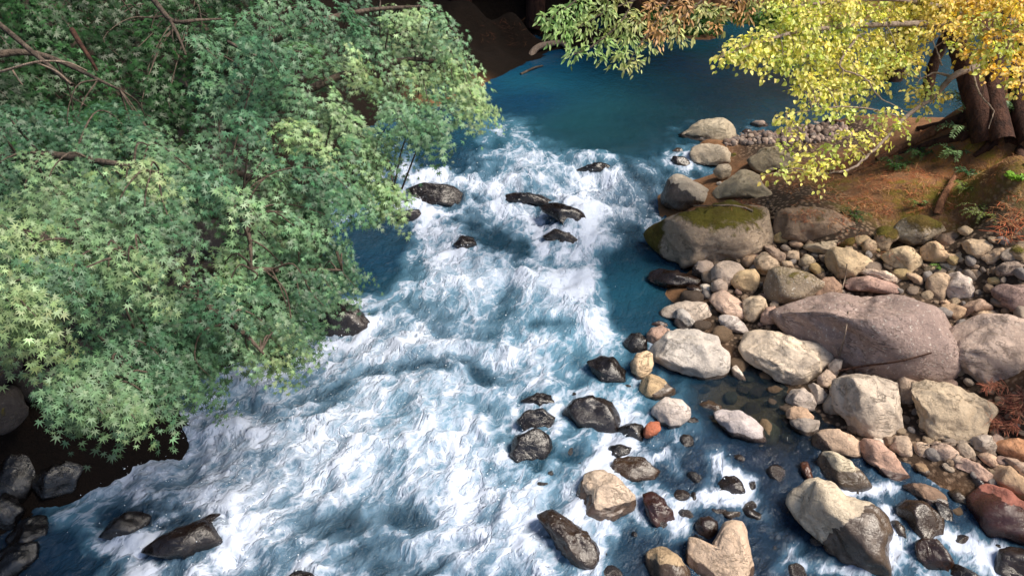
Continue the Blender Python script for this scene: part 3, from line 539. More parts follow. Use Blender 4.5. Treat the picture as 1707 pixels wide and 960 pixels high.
RK('D',[(1468,222),(1540,193),(1690,203),(1690,310),(1560,280),(1490,255)],(.47,.37,.31),'grey pink stone below the bright orange stone',cuts=4,**S)
RK('D',[(1393,332),(1410,280),(1480,243),(1560,280),(1690,340),(1690,410),(1500,416),(1400,395)],(.50,.37,.26),'two tone brown and cream stone above the red boulder',cuts=5)
RK('D',[(858,242),(890,210),(940,203),(977,250),(967,295),(900,275)],(.30,.215,.14),'brown stone at tip of the long pink boulder',wet=.08,cuts=4,**S)
RK('D',[(1048,232),(1080,203),(1142,235),(1132,265),(1080,260)],(.36,.31,.26),'low grey stone at foot of the pinkish angular stone',cuts=4,**S)
RK('D',[(1228,535),(1258,430),(1320,393),(1430,398),(1510,428),(1640,430),(1690,600),(1640,650),(1500,710),(1400,730),(1320,668),(1250,608)],(.40,.17,.135),'big red boulder with flat wet top at right edge of stream',cuts=4,wetside=(0,-1,-.62),deep=.06,wet=.12)
RK('D',[(778,425),(830,388),(900,358),(980,346),(1052,370),(1087,430),(1085,485),(1000,485),(920,475),(850,445)],(.24,.17,.13),'dark brown boulder with pale streaks above the glossy brown boulder',cuts=5,wetside=(-.9,-.3,.3),deep=.05)
RK('D',[(742,562),(780,498),(850,468),(940,468),(1022,510),(1047,560),(1055,695),(980,715),(900,705),(820,655),(770,615)],(.20,.14,.085),'glossy brown boulder with angular wet face in the right stream',cuts=7,wet=9,deep=.1)
RK('D',[(698,622),(740,593),(800,630),(832,692),(760,700),(710,655)],(.24,.205,.16),'wet olive stone at left foot of glossy brown boulder',cuts=3,wet=9,deep=.1,**S)
RK('D',[(862,792),(900,738),(970,713),(1052,750),(1114,802),(1104,882),(1060,926),(990,936),(930,892),(880,835)],(.16,.075,.03),'domed chestnut brown wet boulder surrounded by foam',cuts=3,wet=9,deep=.1)
RK('D',[(1425,855),(1480,810),(1640,760),(1720,960),(1600,1030),(1440,1000)],(.13,.10,.085),'dark boulder in bottom right corner',cuts=4,wet=.3,deep=.05)
RK('D',[(1075,955),(1150,928),(1260,923),(1350,950),(1410,1010),(1090,1010)],DARK,'black wet rock at bottom edge below the chestnut boulder',cuts=4,**WB)
RK('D',[(1238,332),(1270,308),(1362,330),(1374,374),(1310,415),(1255,395)],(.28,.265,.275),'blue grey wet stone left of the two tone stone',cuts=4,wet=9,**S)
RK('D',[(1085,430),(1140,383),(1222,408),(1244,462),(1160,486)],(.34,.28,.19),'pale mottled stone under rippling water left of the red boulder',cuts=3,wet=9,**S)
RK('D',[(985,492),(1040,468),(1102,500),(1134,562),(1080,586),(1018,535)],(.08,.07,.07),'black wet stone behind the glossy brown boulder',cuts=4,**WS)
# --- rocks in the rapids
RK('H',[(696,545),(720,495),(780,470),(832,490),(853,540),(812,574),(730,574)],DARK,'round black boulder, lowest of three dark rocks in the rapids edge',cuts=4,**WB)
RK('H',[(722,442),(760,408),(810,400),(852,430),(832,474),(760,474)],DARK,'black wet rock just upstream of the round black boulder',cuts=4,**WB)
RK('H',[(866,425),(910,375),(970,360),(1032,370),(1067,412),(1068,455),(1000,465),(920,455)],(.085,.07,.078),'purplish black dome boulder right of the two black rocks',cuts=4,**WB)
RK('H',[(732,376),(790,348),(850,358),(864,376),(800,392)],DARK,'flat black rock awash upstream of the purplish dome',cuts=3,D=.8,**WS)
RK('H',[(1018,546),(1060,526),(1102,540),(1092,568),(1040,570)],(.13,.10,.09),'small brown black stone at edge of the white water tongue',cuts=3,**WS)
RK('H',[(50,130),(55,90),(90,55),(150,40),(200,75),(242,132),(222,164),(150,156),(80,146)],(.09,.06,.05),'dark brown boulder at left bank under the maple tips',cuts=4,**WB)
RK('I',[(355,628),(420,608),(500,618),(552,650),(570,674),(500,680),(430,676),(380,650)],(.07,.052,.05),'dark smooth rock lip at left end of the falls',cuts=3,D=.9,**WB)
RK('I',[(790,694),(830,676),(900,686),(945,708),(960,738),(946,784),(912,776),(878,748),(838,722)],(.065,.05,.05),'black block of rock in middle of the falls with white water dropping past it',cuts=5,wet=9,deep=.15,name='wet_boulder')
RK('I',[(650,662),(720,640),(800,650),(850,672),(820,690),(760,688),(700,674)],(.07,.055,.055),'thin dark rock lip awash left of the black block in the falls',cuts=3,wet=9,deep=.1,D=.9,name='wet_boulder')
RK('I',[(805,792),(850,766),(900,776),(955,812),(900,822),(830,812)],(.10,.07,.055),'brown black rock below the long black rock of the falls',cuts=3,**WB)
RK('I',[(512,812),(540,784),(580,792),(594,828),(540,836)],(.07,.055,.05),'small black rock alone in the rapids below the falls',cuts=4,**WS)
RK('I',[(295,722),(350,702),(400,700),(410,722),(340,738)],(.07,.055,.055),'flat dark rock near the maple edge below the rock lip',cuts=3,**WS)
RK('I',[(915,566),(965,550),(1000,540),(1040,552),(1050,566),(980,570),(925,571)],(.06,.055,.06),'low dark rock at crest of the falls',cuts=3,D=.9,**WS)
RK('J',[(490,815),(560,795),(640,791),(720,786),(765,796),(787,825),(780,872),(720,896),(640,888),(560,862)],(.07,.052,.045),'low rounded black rock in the foam near bottom left',cuts=3,wet=9,deep=.25,name='wet_boulder')
RK('J',[(335,790),(400,750),(460,752),(515,785),(470,826),(400,822)],(.06,.05,.05),'dark hump of rock just awash left of the low rounded black rock',cuts=3,**WS)
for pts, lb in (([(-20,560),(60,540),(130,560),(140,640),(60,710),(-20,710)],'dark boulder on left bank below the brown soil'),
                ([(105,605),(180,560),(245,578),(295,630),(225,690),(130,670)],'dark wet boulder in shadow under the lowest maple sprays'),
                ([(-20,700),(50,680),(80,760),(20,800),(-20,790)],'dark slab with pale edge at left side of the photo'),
                ([(30,800),(100,760),(160,790),(150,850),(60,870)],'shade-dark rock at left bank where the foam turns dark'),
                ([(-20,860),(60,850),(130,880),(120,930),(40,950),(-20,940)],'shade-dark rock in bottom left corner')):
    RK('J',pts,(.024,.022,.023),lb,cuts=6,wet=9,deep=.1)  # near-black colour carries the shade of the left bank
# --- unnumbered small stones between the boulders
FILL = []
def filler(area, n, smin, smax, cols, name, label, group, zoff, wet, rej=True, mind=.55):
    protos = []
    for i in range(8):
        V, F = ICO[3]; rs = np.random.default_rng(900+i+len(FILL)); ax = rs.uniform(.75, 1.25, 3)*(1, 1, .72)
        q = rock_shape(V, lambda ph: np.full_like(ph, 1.0), 1, 1, 1, 300+i+len(FILL), 6, 1.3, .85)*ax
        c = cols[i % len(cols)]
        protos.append(mesh_np(name, q, F, {'rcol': np.tile(c, (len(V), 1)), 'wet': np.full(len(V), wet), 'moss': np.zeros(len(V)), 'spk': np.full(len(V), .15)}, ROCK))
    xs = [a for a, b in area]; ys = [b for a, b in area]; done = []; tries = 0
    while len(done) < n and tries < n*60:
        tries += 1; px, py = random.uniform(min(xs), max(xs)), random.uniform(min(ys), max(ys))
        if not inpoly(px, py, area): continue
        if rej and any(inpoly(px, py, q) for q in POLYS): continue
        s = smin*(smax/smin)**random.random()
        if any((a-px)**2+(b-py)**2 < (mind*(s+t))**2 for a, b, t in done): continue
        done.append((px, py, s)); q = land(px, py, ground1 if zoff is None else surf); 
        z = float(ground1(q[0], q[1])); rr = s/2/FPX*((q-EYE)@FWD)
        o = obj(name, random.choice(protos), None, label, 'stone', group)
        o.location = (q[0], q[1], q[2] if zoff == 'w' else z+rr*.25); o.scale = (rr*random.uniform(.9, 1.25),)*3; o.rotation_euler = (random.uniform(-.4, .4), random.uniform(-.4, .4), random.uniform(0, 6.28))
    FILL.append(len(done))
BANK=[(1165,440),(1290,395),(1330,395),(1400,400),(1520,430),(1640,400),(1707,400),(1707,830),(1640,800),(1560,770),(1500,745),(1440,725),(1390,690),(1350,610),(1240,540),(1150,500)]
filler(BANK, 170, 9, 26, [TAN,BEIGE,PINK,(.50,.42,.35),(.44,.33,.24),(.38,.30,.24),YELLOW,GREY], 'cobble','small tan cobble filling a gap between the bank boulders','small cobbles filling gaps between the bank boulders',None,0.0)
filler([(1060,560),(1180,480),(1290,640),(1340,700),(1400,770),(1700,900),(1707,960),(1000,960),(1040,800)], 110, 16, 46, [(.16,.11,.07),(.20,.14,.09),(.12,.09,.07),(.24,.17,.10),(.16,.08,.05)], 'streambed_stone','brown stone lying under the shallow stream water','drowned stones on the shallow streambed',None,.3)
filler([(1265,395),(1275,335),(1292,330),(1310,398),(1285,410)], 26, 5, 11, [(.16,.12,.09),(.22,.16,.12),(.12,.09,.07)], 'crevice_pebble','small dark pebble in the cleft behind the mossy crowned boulder','pebbles in the cleft behind the mossy crowned boulder',None,0.0,rej=False)
filler([(900,640),(1040,600),(1130,640),(1180,720),(1330,740),(1480,800),(1660,850),(1707,900),(1707,960),(900,960),(860,760)], 46, 9, 30, [(.06,.05,.05),(.10,.07,.05),(.14,.09,.06),(.08,.05,.04)], 'wet_cobble','small dark wet cobble breaking the surface of the right stream','dark wet cobbles in the right stream','w',1.0)
# the gravel spit: countless pebbles as one heap
GA=[(1205,250),(1215,228),(1240,215),(1290,205),(1330,208),(1400,200),(1420,228),(1330,245),(1290,243),(1250,245)]
V0,F0=ICO[2]; VV=[];FF=[];CC=[];n0=0
while n0 < 1100:
    px,py=random.uniform(1200,1425),random.uniform(195,255)
    if not inpoly(px,py,GA): continue
    q=land(px,py); rr=.014+.06*random.random()**2.2; q[2]=float(ground1(q[0],q[1]))+random.uniform(-.2,.6)*rr
    m=V0*RNG.uniform(.6,1.2,3)*rr*(1+.25*pn(V0[:,0]*1.5+n0,V0[:,1]*1.5,V0[:,2]*1.5))[:,None]
    VV.append(m+q); FF.append(F0+n0*len(V0)); CC.append(np.tile(np.array(random.choice([(.26,.19,.16),(.36,.28,.24),(.15,.11,.09),(.44,.36,.30),(.20,.17,.16)])),(len(V0),1))); n0+=1
VV=np.concatenate(VV); z0=np.zeros(len(VV))
o=obj('gravel',mesh_np('gravel',VV,np.concatenate(FF),{'rcol':np.concatenate(CC),'wet':z0,'moss':z0,'spk':z0},ROCK),None,'spit of purplish brown gravel between domed boulder and soil bank','gravel',None,'stuff')
# ------------------------------------------------------------------ terrain sheet
xs = np.concatenate([np.arange(-60, -12, 1.5), np.arange(-12, 14, .1), np.arange(14, 62, 1.5)]); ys = np.concatenate([np.arange(-30, 2, 2.0), np.arange(2, 24, .1), np.arange(24, 90, 1.2)])
X, Y = np.meshgrid(xs, ys); Z = ground(X, Y)
Z = np.where(Y < 2, Z*0+np.minimum(Z, 1.0)+sst(5, 30, np.abs(X))*4, Z)
def region(pts):                      # soft world-space patch from photo points
    w = np.array([land(a, b, ground0)[:2] for a, b in pts]); return w
def blob(pts, rad):
    w = region(pts); d = np.min(np.hypot(X[..., None]-w[:, 0], Y[..., None]-w[:, 1]), -1) if X.size*len(w) < 6e6 else np.min([np.hypot(X-a, Y-b) for a, b in w], 0)
    return sst(rad, rad*.35, d)
stone = blob([(1300,250),(1350,215),(1400,222),(1320,330),(1300,370),(1250,470),(1320,430),(1250,530),(1400,400),(1450,470),(1550,450),(1650,430),(1690,500),(1600,560),(1400,640),(1450,720),(1600,720),(1690,760),(1560,640),(1350,560)], 1.1)
mossy = blob([(1420,360),(1480,350),(1400,320),(1560,340),(1620,310),(1690,330),(1650,270),(1500,300),(1690,220),(1700,290),(1480,330),(1540,370),(1600,280),(1660,350)], 1.0)
litter = blob([(1330,300),(1400,300),(1450,280),(1500,320),(1560,330),(1640,330),(1700,340),(1560,260),(1640,240),(1700,200),(1450,340),(870,60),(850,90),(900,70),(1690,370),(40,660),(60,610)], 1.3)
bank_shade = np.maximum(sst(-1.2, -2.4, X)*sst(21, 18, Y)+sst(16.5, 17.6, Y)*sst(5, 3, X), sst(12.5, 14, Y)*sst(4, 6, X)*0)  # tree shade of left and far bank, painted into the soil colour
litter = litter*(1-.75*bank_shade)
me = mesh_np('ground', np.stack([X, Y, Z], -1).reshape(-1, 3), grid_faces(*X.shape), {'stone': stone.ravel(), 'mossy': mossy.ravel(), 'litter': litter.ravel(), 'bank_shade': bank_shade.ravel()}, SOIL)
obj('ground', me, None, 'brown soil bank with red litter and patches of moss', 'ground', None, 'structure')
# ------------------------------------------------------------------ water
def W2(px, py):
    q = np.array([0, 0, 0.]); z = .2
    for _ in range(14): q = plane(px, py, z); z = float(WL(q[0], q[1]))
    return q[:2]
yy = 3.2*(34/3.2)**np.linspace(0, 1, 560); xx = np.linspace(-1, 1, 620)
Yw, T = np.meshgrid(yy, xx, indexing='ij'); Xw = T*(4.2+Yw*.72)+.2
# flow coordinates along the main current
cl = bez([W2(930, 20), W2(900, 120), W2(880, 230), W2(870, 330), W2(830, 430), W2(760, 540), W2(620, 680), W2(440, 830), W2(250, 960), W2(60, 1120)], 10)
seg = np.linalg.norm(np.diff(cl, axis=0), axis=1); sl = np.concatenate([[0], np.cumsum(seg)]); tg = np.gradient(cl, axis=0); tg /= np.linalg.norm(tg, axis=1)[:, None]
Wt = 0; Sf = 0; Tf = 0
for i in range(len(cl)):
    dx, dy = Xw-cl[i, 0], Yw-cl[i, 1]; w = np.exp(-((dx*dx+dy*dy)**.5)/.55)+1e-12
    Sf = Sf+w*(sl[i]+dx*tg[i, 0]+dy*tg[i, 1]); Tf = Tf+w*(dx*-tg[i, 1]+dy*tg[i, 0]); Wt = Wt+w
Sf /= Wt; Tf /= Wt
DP = [(640,300,.5),(700,330,.55),(800,230,.28),(900,250,.36),(1000,300,.46),(1060,290,.22),(900,330,.5),(780,300,.3),(720,250,.05),(680,235,.25),(860,180,-.02),(1000,200,-.1),(1100,210,0),(900,130,-.2),(1200,120,-.2),(1350,100,-.2),(1000,80,-.25),(1000,240,-.05),(940,205,-.05),
      (650,400,.12),(620,460,.12),(640,540,.45),(720,420,.46),(800,480,.55),(900,440,.36),(960,480,.48),(1040,470,.05),(1060,540,.02),(1000,560,.36),(900,530,.45),(750,560,.5),(850,650,.42),(700,620,.45),(600,620,.56),(500,650,.58),(400,700,.62),(300,760,.62),(200,820,.6),(120,880,.45),(60,930,.1),(20,960,0),(300,900,.45),(200,930,.35),(420,870,.58),(560,800,.6),(640,740,.55),(740,800,.62),(560,910,.42),(680,930,.55),(780,900,.66),(860,950,.5),(880,830,.6),(900,740,.42),(930,680,.35),
      (1000,730,.5),(1010,680,.35),(1060,850,.05),(1150,800,.18),(1230,820,.22),(1100,930,.08),(1250,900,.08),(1250,680,-.15),(1200,560,-.2),(1300,780,.1),(1400,700,-.1),(1480,800,.08),(1620,920,.40),(1550,850,.15),(1700,900,.1),(1320,930,.14),(1400,940,.18),(1060,620,.3)]
dens = idw([W2(a, b) for a, b, c in DP], [c for *_, c in DP], Xw, Yw, 3.2, .2)
def stroke(D, pts, wid, val):
    w = bez([W2(a, b) for a, b in pts], 5) if len(pts) > 1 else np.array([W2(*pts[0])])
    c = W2(pts[0][0]+wid, pts[0][1]); r = abs(c[0]-w[0][0])
    m = 1e9
    for i in range(max(1, len(w)-1)):
        a, b = w[i], w[min(i+1, len(w)-1)]; e = b-a; t = np.clip(((Xw-a[0])*e[0]+(Yw-a[1])*e[1])/(e@e+1e-9), 0, 1)
        m = np.minimum(m, (Xw-a[0]-t*e[0])**2+(Yw-a[1]-t*e[1])**2)
    return D + val*np.exp(-m/(r*r))
for pts, wd, v in [
    ([(845,205),(860,250),(850,300),(830,330)],44,.30),([(900,275),(990,300),(1040,330),(1000,365)],38,.34),([(650,265),(690,300),(770,312)],22,.5),([(955,340),(985,380),(1008,412)],22,.75),([(1045,362),(1105,385)],16,.5),([(1060,310),(1110,262)],18,.12),
    ([(700,345),(715,405)],26,.35),([(850,352),(905,372)],18,.3),([(700,425),(800,468),(900,478),(985,505)],36,.22),([(640,505),(690,560)],34,.3),([(760,592),(830,602),(890,572)],30,.6),([(985,460),(962,510),(990,575)],20,.42),([(860,462),(930,486)],20,.35),
    ([(515,605),(640,592),(710,560)],36,.35),([(250,725),(400,655),(510,615)],40,.18),([(120,850),(250,775),(400,725)],48,.3),([(300,800),(450,830),(600,765),(780,725)],46,.25),([(765,725),(775,830),(850,865)],48,.38),([(420,890),(500,940)],50,.35),([(690,930),(860,925)],46,.3),([(830,625),(832,700)],28,.3),([(770,780),(790,815)],40,.4),
    ([(1050,675),(1020,725),(1000,800)],18,.62),([(1195,765),(1235,825),(1150,838),(1125,872)],17,.85),([(1250,800),(1245,845)],14,.55),([(1560,885),(1600,910),(1690,945)],22,.8),([(1478,855),(1492,920),(1480,950)],11,.85),([(1330,905),(1290,960)],12,.55),([(1375,790),(1410,822),(1490,815)],11,.7),([(1340,945),(1440,950)],14,.6),([(1100,740),(1130,790)],10,.45),
    ([(620,625),(700,618),(770,600),(830,640)],22,-.55),([(560,885),(640,900),(690,860)],44,-.33),([(640,950),(720,955)],30,-.3),([(620,400),(615,470)],40,-.5),([(790,412),(870,408)],18,-.45),([(190,855),(320,862)],26,-.6),([(1050,440),(1055,530)],32,-.4),([(60,925),(180,945)],40,-.35),([(850,735),(940,760)],30,-.25),([(520,680),(570,650)],22,-.25),([(900,540),(950,545)],18,-.45),([(720,360),(860,400)],16,-.2),([(1010,420),(1100,440)],24,-.4),([(1030,620),(980,640)],20,-.2),([(880,780),(960,760)],24,-.3),([(600,715),(560,760)],18,-.22),([(720,270),(760,230)],26,-.4),([(745,195),(728,255),(765,290)],30,-.35),([(950,228),(1060,245)],22,-.15),([(770,332),(850,338)],14,-.35),([(800,402),(885,425)],18,-.3),([(640,350),(650,410)],26,-.35),([(30,900),(60,950)],60,-.5),([(860,412),(900,428)],22,-.2),([(690,640),(560,655)],20,-.2),([(650,745),(600,790)],22,-.2),([(890,548),(930,560)],20,-.25),([(760,500),(700,510)],18,-.2),([(330,760),(400,740)],18,-.2),([(480,845),(380,870)],24,-.2),([(1000,520),(1010,560)],14,.3),([(880,650),(900,760)],20,-.2)]:
    dens = stroke(dens, pts, wd, v)
FP = [(900,120,0),(1200,100,0),(1000,220,.08),(850,220,.3),(850,275,.6),(800,330,.9),(1000,330,1),(700,320,.8),(800,450,1),(700,600,1),(500,750,1),(300,850,1),(800,850,1),(960,520,.8),(1060,500,.35),(1080,760,.55),(1250,680,.05),(1200,560,.02),(1200,800,.55),(1400,900,.5),(1600,900,.6),(1640,850,.3),(620,440,.45),(80,930,.4),(1150,950,.5),(950,880,.9)]
fast = idw([W2(a, b) for a, b, c in FP], [c for *_, c in FP], Xw, Yw, 3, .3)
CL_SHADE = [(900,120,0),(1200,100,0),(1350,150,.2),(800,450,0),(700,700,0),(900,800,0),(960,560,0),(1050,480,.1),(1090,540,.35),(1180,490,.8),(1250,670,.85),(1200,560,.95),(1350,690,.9),(1120,640,.6),(1030,650,.15),(1080,760,.8),(1300,760,.95),(1200,800,.8),(-20,900,.9),(60,960,.9),(250,710,.2),(120,850,.35),(620,430,.35),(600,400,.5),(1000,700,.3),(1400,820,.85),(1600,850,.85),(1600,920,.5),(1450,930,.6),(1250,900,.8),(1100,930,.8),(1050,850,.5),(980,900,.2),(1140,330,.5),(1180,270,.5),(100,930,.2)]  # clear shallows; the left edge points paint tree shade into the water
clear = np.clip(idw([W2(a, b) for a, b, c in CL_SHADE], [c for *_, c in CL_SHADE], Xw, Yw, 3, .25), 0, 1)
AP = [(900,100,.0),(1200,90,.4),(1300,150,.5),(1100,150,.7),(850,170,.1),(1000,200,.75),(700,300,.3),(900,300,.6),(800,450,.7),(640,420,.3),(500,750,.9),(800,850,.9),(1050,500,.45),(1080,760,.1),(1300,760,0),(1500,900,0),(1200,900,.0),(60,930,.1),(600,880,.6),(1250,670,.1)]
aer = np.clip(idw([W2(a, b) for a, b, c in AP], [c for *_, c in AP], Xw, Yw, 3, .3), 0, 1)
dens = np.where(fast > .05, dens+(.40+(dens-.40)*.8-dens)*sst(.3, .8, fast)*sst(.7, .3, clear), dens)
# standing waves and chop
fs = np.clip(fast, 0, 1); calm = 1-.35*np.clip(clear, 0, 1)
n1 = fbm(Sf*.75, Tf*.85, 0.5, 3); n2 = ridge(Sf*1.15+.5*n1, Tf*.95+.4*n1, 4.1, 3); n3 = fbm(Sf*4.2+n1, Tf*4.6, 9.1, 4, .6); n4 = ridge(Sf*3+n1*.8, Tf*3.1+.6*n1, 2.7, 3)
big = .55*n1+.95*(n2-.25); med = .30*n3+.42*(n4-.2)
amp = (.006+.17*fs**1.4*np.clip(.35+dens*1.1, .25, 1.2))*calm
hw_ = WL(Xw, Yw)+amp*big+(.006+.085*fs**1.2)*med+.055*fs*np.clip(clear, 0, 1)*(fbm(Sf*5.5, Tf*7.5, 3.3, 3)+.8*(ridge(Sf*4.5+n1, Tf*6.5, 1.1, 2)-.3))
hw_ = hw_ + .004*fbm(Xw*3, Yw*5, 0.1, 3)+.0035*fbm(Xw*9, Yw*14, 5.1, 2)
dens = dens + fs*(.46*big+.22*med)*np.where(clear > .5, .7, 1.0)
dens = np.where(dens > .55, .55+.75*(dens-.55), dens)
# water piling up against and breaking behind each standing rock
for (cx, cy, r, yb) in WATER_ROCKS:
    loc = float(idw([W2(a, b) for a, b, c in FP], [c for *_, c in FP], np.array(cx), np.array(cy), 3, .3))
    if loc < .25: continue
    if cx > .4 and cy < 7.6 or cx > 1.0 and cy < 8.3: loc *= .45
    i = np.argmin((cl[:, 0]-cx)**2+(cl[:, 1]-cy)**2); t = tg[i]
    if cx > 1.2 and cy < 8: t = np.array([-.35, -.94])
    rx, ry = Xw-cx, Yw-cy; u = rx*t[0]+ry*t[1]; v = -rx*t[1]+ry*t[0]; rr = np.hypot(rx, ry)
    ring = np.exp(-((rr-r*1.08)/(.10+.10*r))**2)
    tail = np.exp(-(v/(r*.95))**2)*sst(0, r, u)*sst(r*4.5, r*1.2, u)
    dens = dens + loc*(.55*ring*(.6+n3*.8) + .20*tail*(.5+n3))
    hw_ = hw_ + loc*.13*min(1, r/.55)*np.exp(-((u+.35*r)**2+v*v)/(r*r*1.2))*np.clip(.5+n1*.8+n3*.5, 0, 1.3)*(1 if cy > 5.8 and cx < 2.2 else .25)
    hw_ = hw_ + loc*(.10*np.exp(-((u+r)**2+v*v*.5)/(r*r*.5)) - .035*tail)
flow = np.stack([Sf, Tf, np.zeros_like(Sf)], -1).reshape(-1, 3)
me = mesh_np('water', np.stack([Xw, Yw, hw_], -1).reshape(-1, 3), grid_faces(*Xw.shape), {'dens': dens.ravel(), 'clear': clear.ravel(), 'aer': aer.ravel(), 'fast': np.clip(fast, 0, 1).ravel()}, WATER)
at = me.attributes.new('flow', 'FLOAT_VECTOR', 'POINT'); at.data.foreach_set('vector', flow.astype(np.float32).ravel())
obj('water', me, None, 'blue green river breaking into white rapids', 'water', None, 'structure')

# spray and bubbles thrown up by the breaking crests
score = np.clip(fs*(dens-.40)+.12*(big-.2), 0, 1)*fs; pr = (score**1.3*Yw**2).ravel(); pr /= pr.sum()
idx = RNG.choice(len(pr), 5200, p=pr); px_ = Xw.ravel()[idx]+RNG.normal(size=5200)*.05; py_ = Yw.ravel()[idx]+RNG.normal(size=5200)*.05
pz_ = hw_.ravel()[idx]+.005+RNG.exponential(.045, 5200); rad = .0028+.0065*RNG.random(5200)**3
OV = np.array([(1, 0, 0), (-1, 0, 0), (0, 1, 0), (0, -1, 0), (0, 0, 1), (0, 0, -1.)]); OF = np.array([(0, 2, 4), (2, 1, 4), (1, 3, 4), (3, 0, 4), (2, 0, 5), (1, 2, 5), (3, 1, 5), (0, 3, 5)])
V = np.stack([px_, py_, pz_], -1)[:, None]+OV[None]*rad[:, None, None]*RNG.uniform(.7, 1.5, (5200, 1, 3)); F = (OF[None]+6*np.arange(5200)[:, None, None]).reshape(-1, 3)
k = NT('spray'); SPRAY = k.done(k.pbsdf(Base_Color=(.78, .85, .92), Roughness=.35))
obj('water_spray', mesh_np('water_spray', V.reshape(-1, 3), F, None, SPRAY), None, 'droplets of white spray above the breaking rapids', 'spray', None, 'stuff')
# ------------------------------------------------------------------ foliage
bpy.context.view_layer.update(); DG = bpy.context.evaluated_depsgraph_get()
def hit(px, py, off=.01):
    r = ray(px, py); r = r/np.linalg.norm(r)
    ok, loc, *_ = SC.ray_cast(DG, Vector(EYE), Vector(r))
    return np.array(loc)-r*off if ok else EYE+r*20
def unit(v): return v/(np.linalg.norm(v, axis=-1, keepdims=True)+1e-9)
def tmpl_star(lobes, base=.30):
    pts = [(0, 0, 0)]
    for i, (a, l) in enumerate(lobes):
        t = R(a); pts.append((math.sin(t)*l, math.cos(t)*l, -.16*l*l))
        if i < len(lobes)-1:
            m = R((a+lobes[i+1][0])/2); r = base*(.72+.28*min(1, max(l, lobes[i+1][1]))); pts.append((math.sin(m)*r, math.cos(m)*r, .02))
    n = len(pts); return np.array(pts), np.array([(0, i+1, i) for i in range(1, n-1)])
T_MAPLE = tmpl_star([(-128, .42), (-84, .70), (-42, .92), (0, 1.0), (42, .92), (84, .70), (128, .42)])
def tmpl_outline(o, fold=.12):          # half outline [(x, y)] from base to tip, folded along the midrib
    L = [(-x, y, fold*x*2-.1*y*y) for x, y in o]; Rr = [(x, y, fold*x*2-.1*y*y) for x, y in o]
    mid = [(0, y, -.1*y*y) for x, y in o]; n = len(o); V = L+mid+Rr; F = []
    for i in range(n-1):
        for a, b in ((0, n), (n, 2*n)):
            F += [(a+i, b+i, b+i+1), (a+i, b+i+1, a+i+1)]
    return np.array(V, float), np.array(F)
T_ROUND = tmpl_outline([(.02, 0), (.30, .14), (.40, .40), (.27, .76), (0.01, 1.06)], .25)
T_LANCE = tmpl_outline([(.01, 0), (.15, .28), (.14, .6), (.0, 1.0)])
T_BLADE = tmpl_outline([(.012, 0), (.022, .4), (.02, .7), (.002, 1.0)], 0)
class Leaves:
    def __init__(s, tmpl): s.t = tmpl; s.p = []; s.n = []; s.d = []; s.s = []; s.c = []
    def add(s, p, n, d, sz, c):
        s.p.append(p); s.n.append(n); s.d.append(d); s.s.append(np.broadcast_to(sz, (len(p),))); s.c.append(np.broadcast_to(c, (len(p), 3)))
    def mesh(s, name, mat):
        p, n, d, sz, c = (np.concatenate(q) for q in (s.p, s.n, s.d, s.s, s.c))
        n = unit(n); d = unit(d-n*np.sum(n*d, 1, keepdims=True)); x = np.cross(d, n); V, F = s.t
        W = p[:, None]+sz[:, None, None]*(V[None, :, 0:1]*x[:, None]+V[None, :, 1:2]*d[:, None]+V[None, :, 2:3]*n[:, None])
        k = len(V); FF = (F[None]+np.arange(len(p))[:, None, None]*k).reshape(-1, F.shape[1])
        return mesh_np(name, W.reshape(-1, 3), FF, {'lc': np.repeat(c, k, 0)}, mat, sm=False)
def crown(L, T, lm, tm, root, name='crown'):
    a = L.mesh('t', lm); b = T.mesh('t', tm); nv = len(a.vertices); V = np.zeros(nv*3, np.float32); a.vertices.foreach_get('co', V)
    lc = np.zeros(nv*4, np.float32); a.attributes['lc'].data.foreach_get('color', lc); ti = np.zeros(len(a.polygons)*3, np.int32); a.loops.foreach_get('vertex_index', ti)
    VB = np.concatenate(T.V); FB = np.concatenate(T.F)+nv
    me = mesh_np(name, np.concatenate([V.reshape(-1, 3), VB]), [ti.reshape(-1, 3), FB], {'lc': np.concatenate([lc.reshape(-1, 4), np.ones((len(VB), 4), np.float32)*.1])}, lm, sm=False)
    me.materials.append(tm); me.polygons.foreach_set('material_index', np.concatenate([np.zeros(len(a.polygons), np.int32), np.ones(len(FB), np.int32)]))
    bpy.data.meshes.remove(a); bpy.data.meshes.remove(b); return obj(name, me, root)
def jit(n, s): return RNG.normal(size=(n, 3))*s
UP = np.array([0, 0, 1.])
def spray(L, C, r, axis, N, n, size, col, droop=.5, jn=.35, flat=.05, elong=1.5, cv=.2, down=.55):
    """a leafy tier: a drooping pad of leaves round C"""
    N = N/np.linalg.norm(N); A = axis-N*(axis@N); A /= np.linalg.norm(A)+1e-9; B = np.cross(N, A)
    rho = np.sqrt(RNG.random(n)); th = RNG.random(n)*2*math.pi
    # ragged fingered rim: twigs reach out in a few directions
    k = RNG.integers(3, 6); ph = RNG.random()*6.28; rho = rho*(.78+.3*np.cos(k*th+ph))
    u = rho*np.cos(th)*r*elong; v = rho*np.sin(th)*r
    rad = A*u[:, None]+B*v[:, None]
    p = C+rad-UP*(droop*rho**2*r)[:, None]+jit(n, flat*r)+N*(RNG.normal(size=n)*flat*r*1.2)[:, None]
    nn = N+unit(rad)*(.45*rho)[:, None]+jit(n, jn)
    dd = unit(rad)*.75+A*.35-UP*down+jit(n, .35)
    c = np.array(col)*np.exp(RNG.normal(size=(n, 1))*cv)*np.exp(RNG.normal(size=(n, 3))*.05)
    L.add(p, nn, dd, size*RNG.uniform(.6, 1.2, n), c)
def nearest(nodes, C, back=None):
    d = np.linalg.norm(nodes-C, axis=1); return nodes[np.argmin(d)]
def inmask(px, py, M, m=0):
    return all(inpoly(px+a*m, py+b*m, M) for a, b in ((0, 0), (1, 0), (-1, 0), (0, 1), (0, -1)))
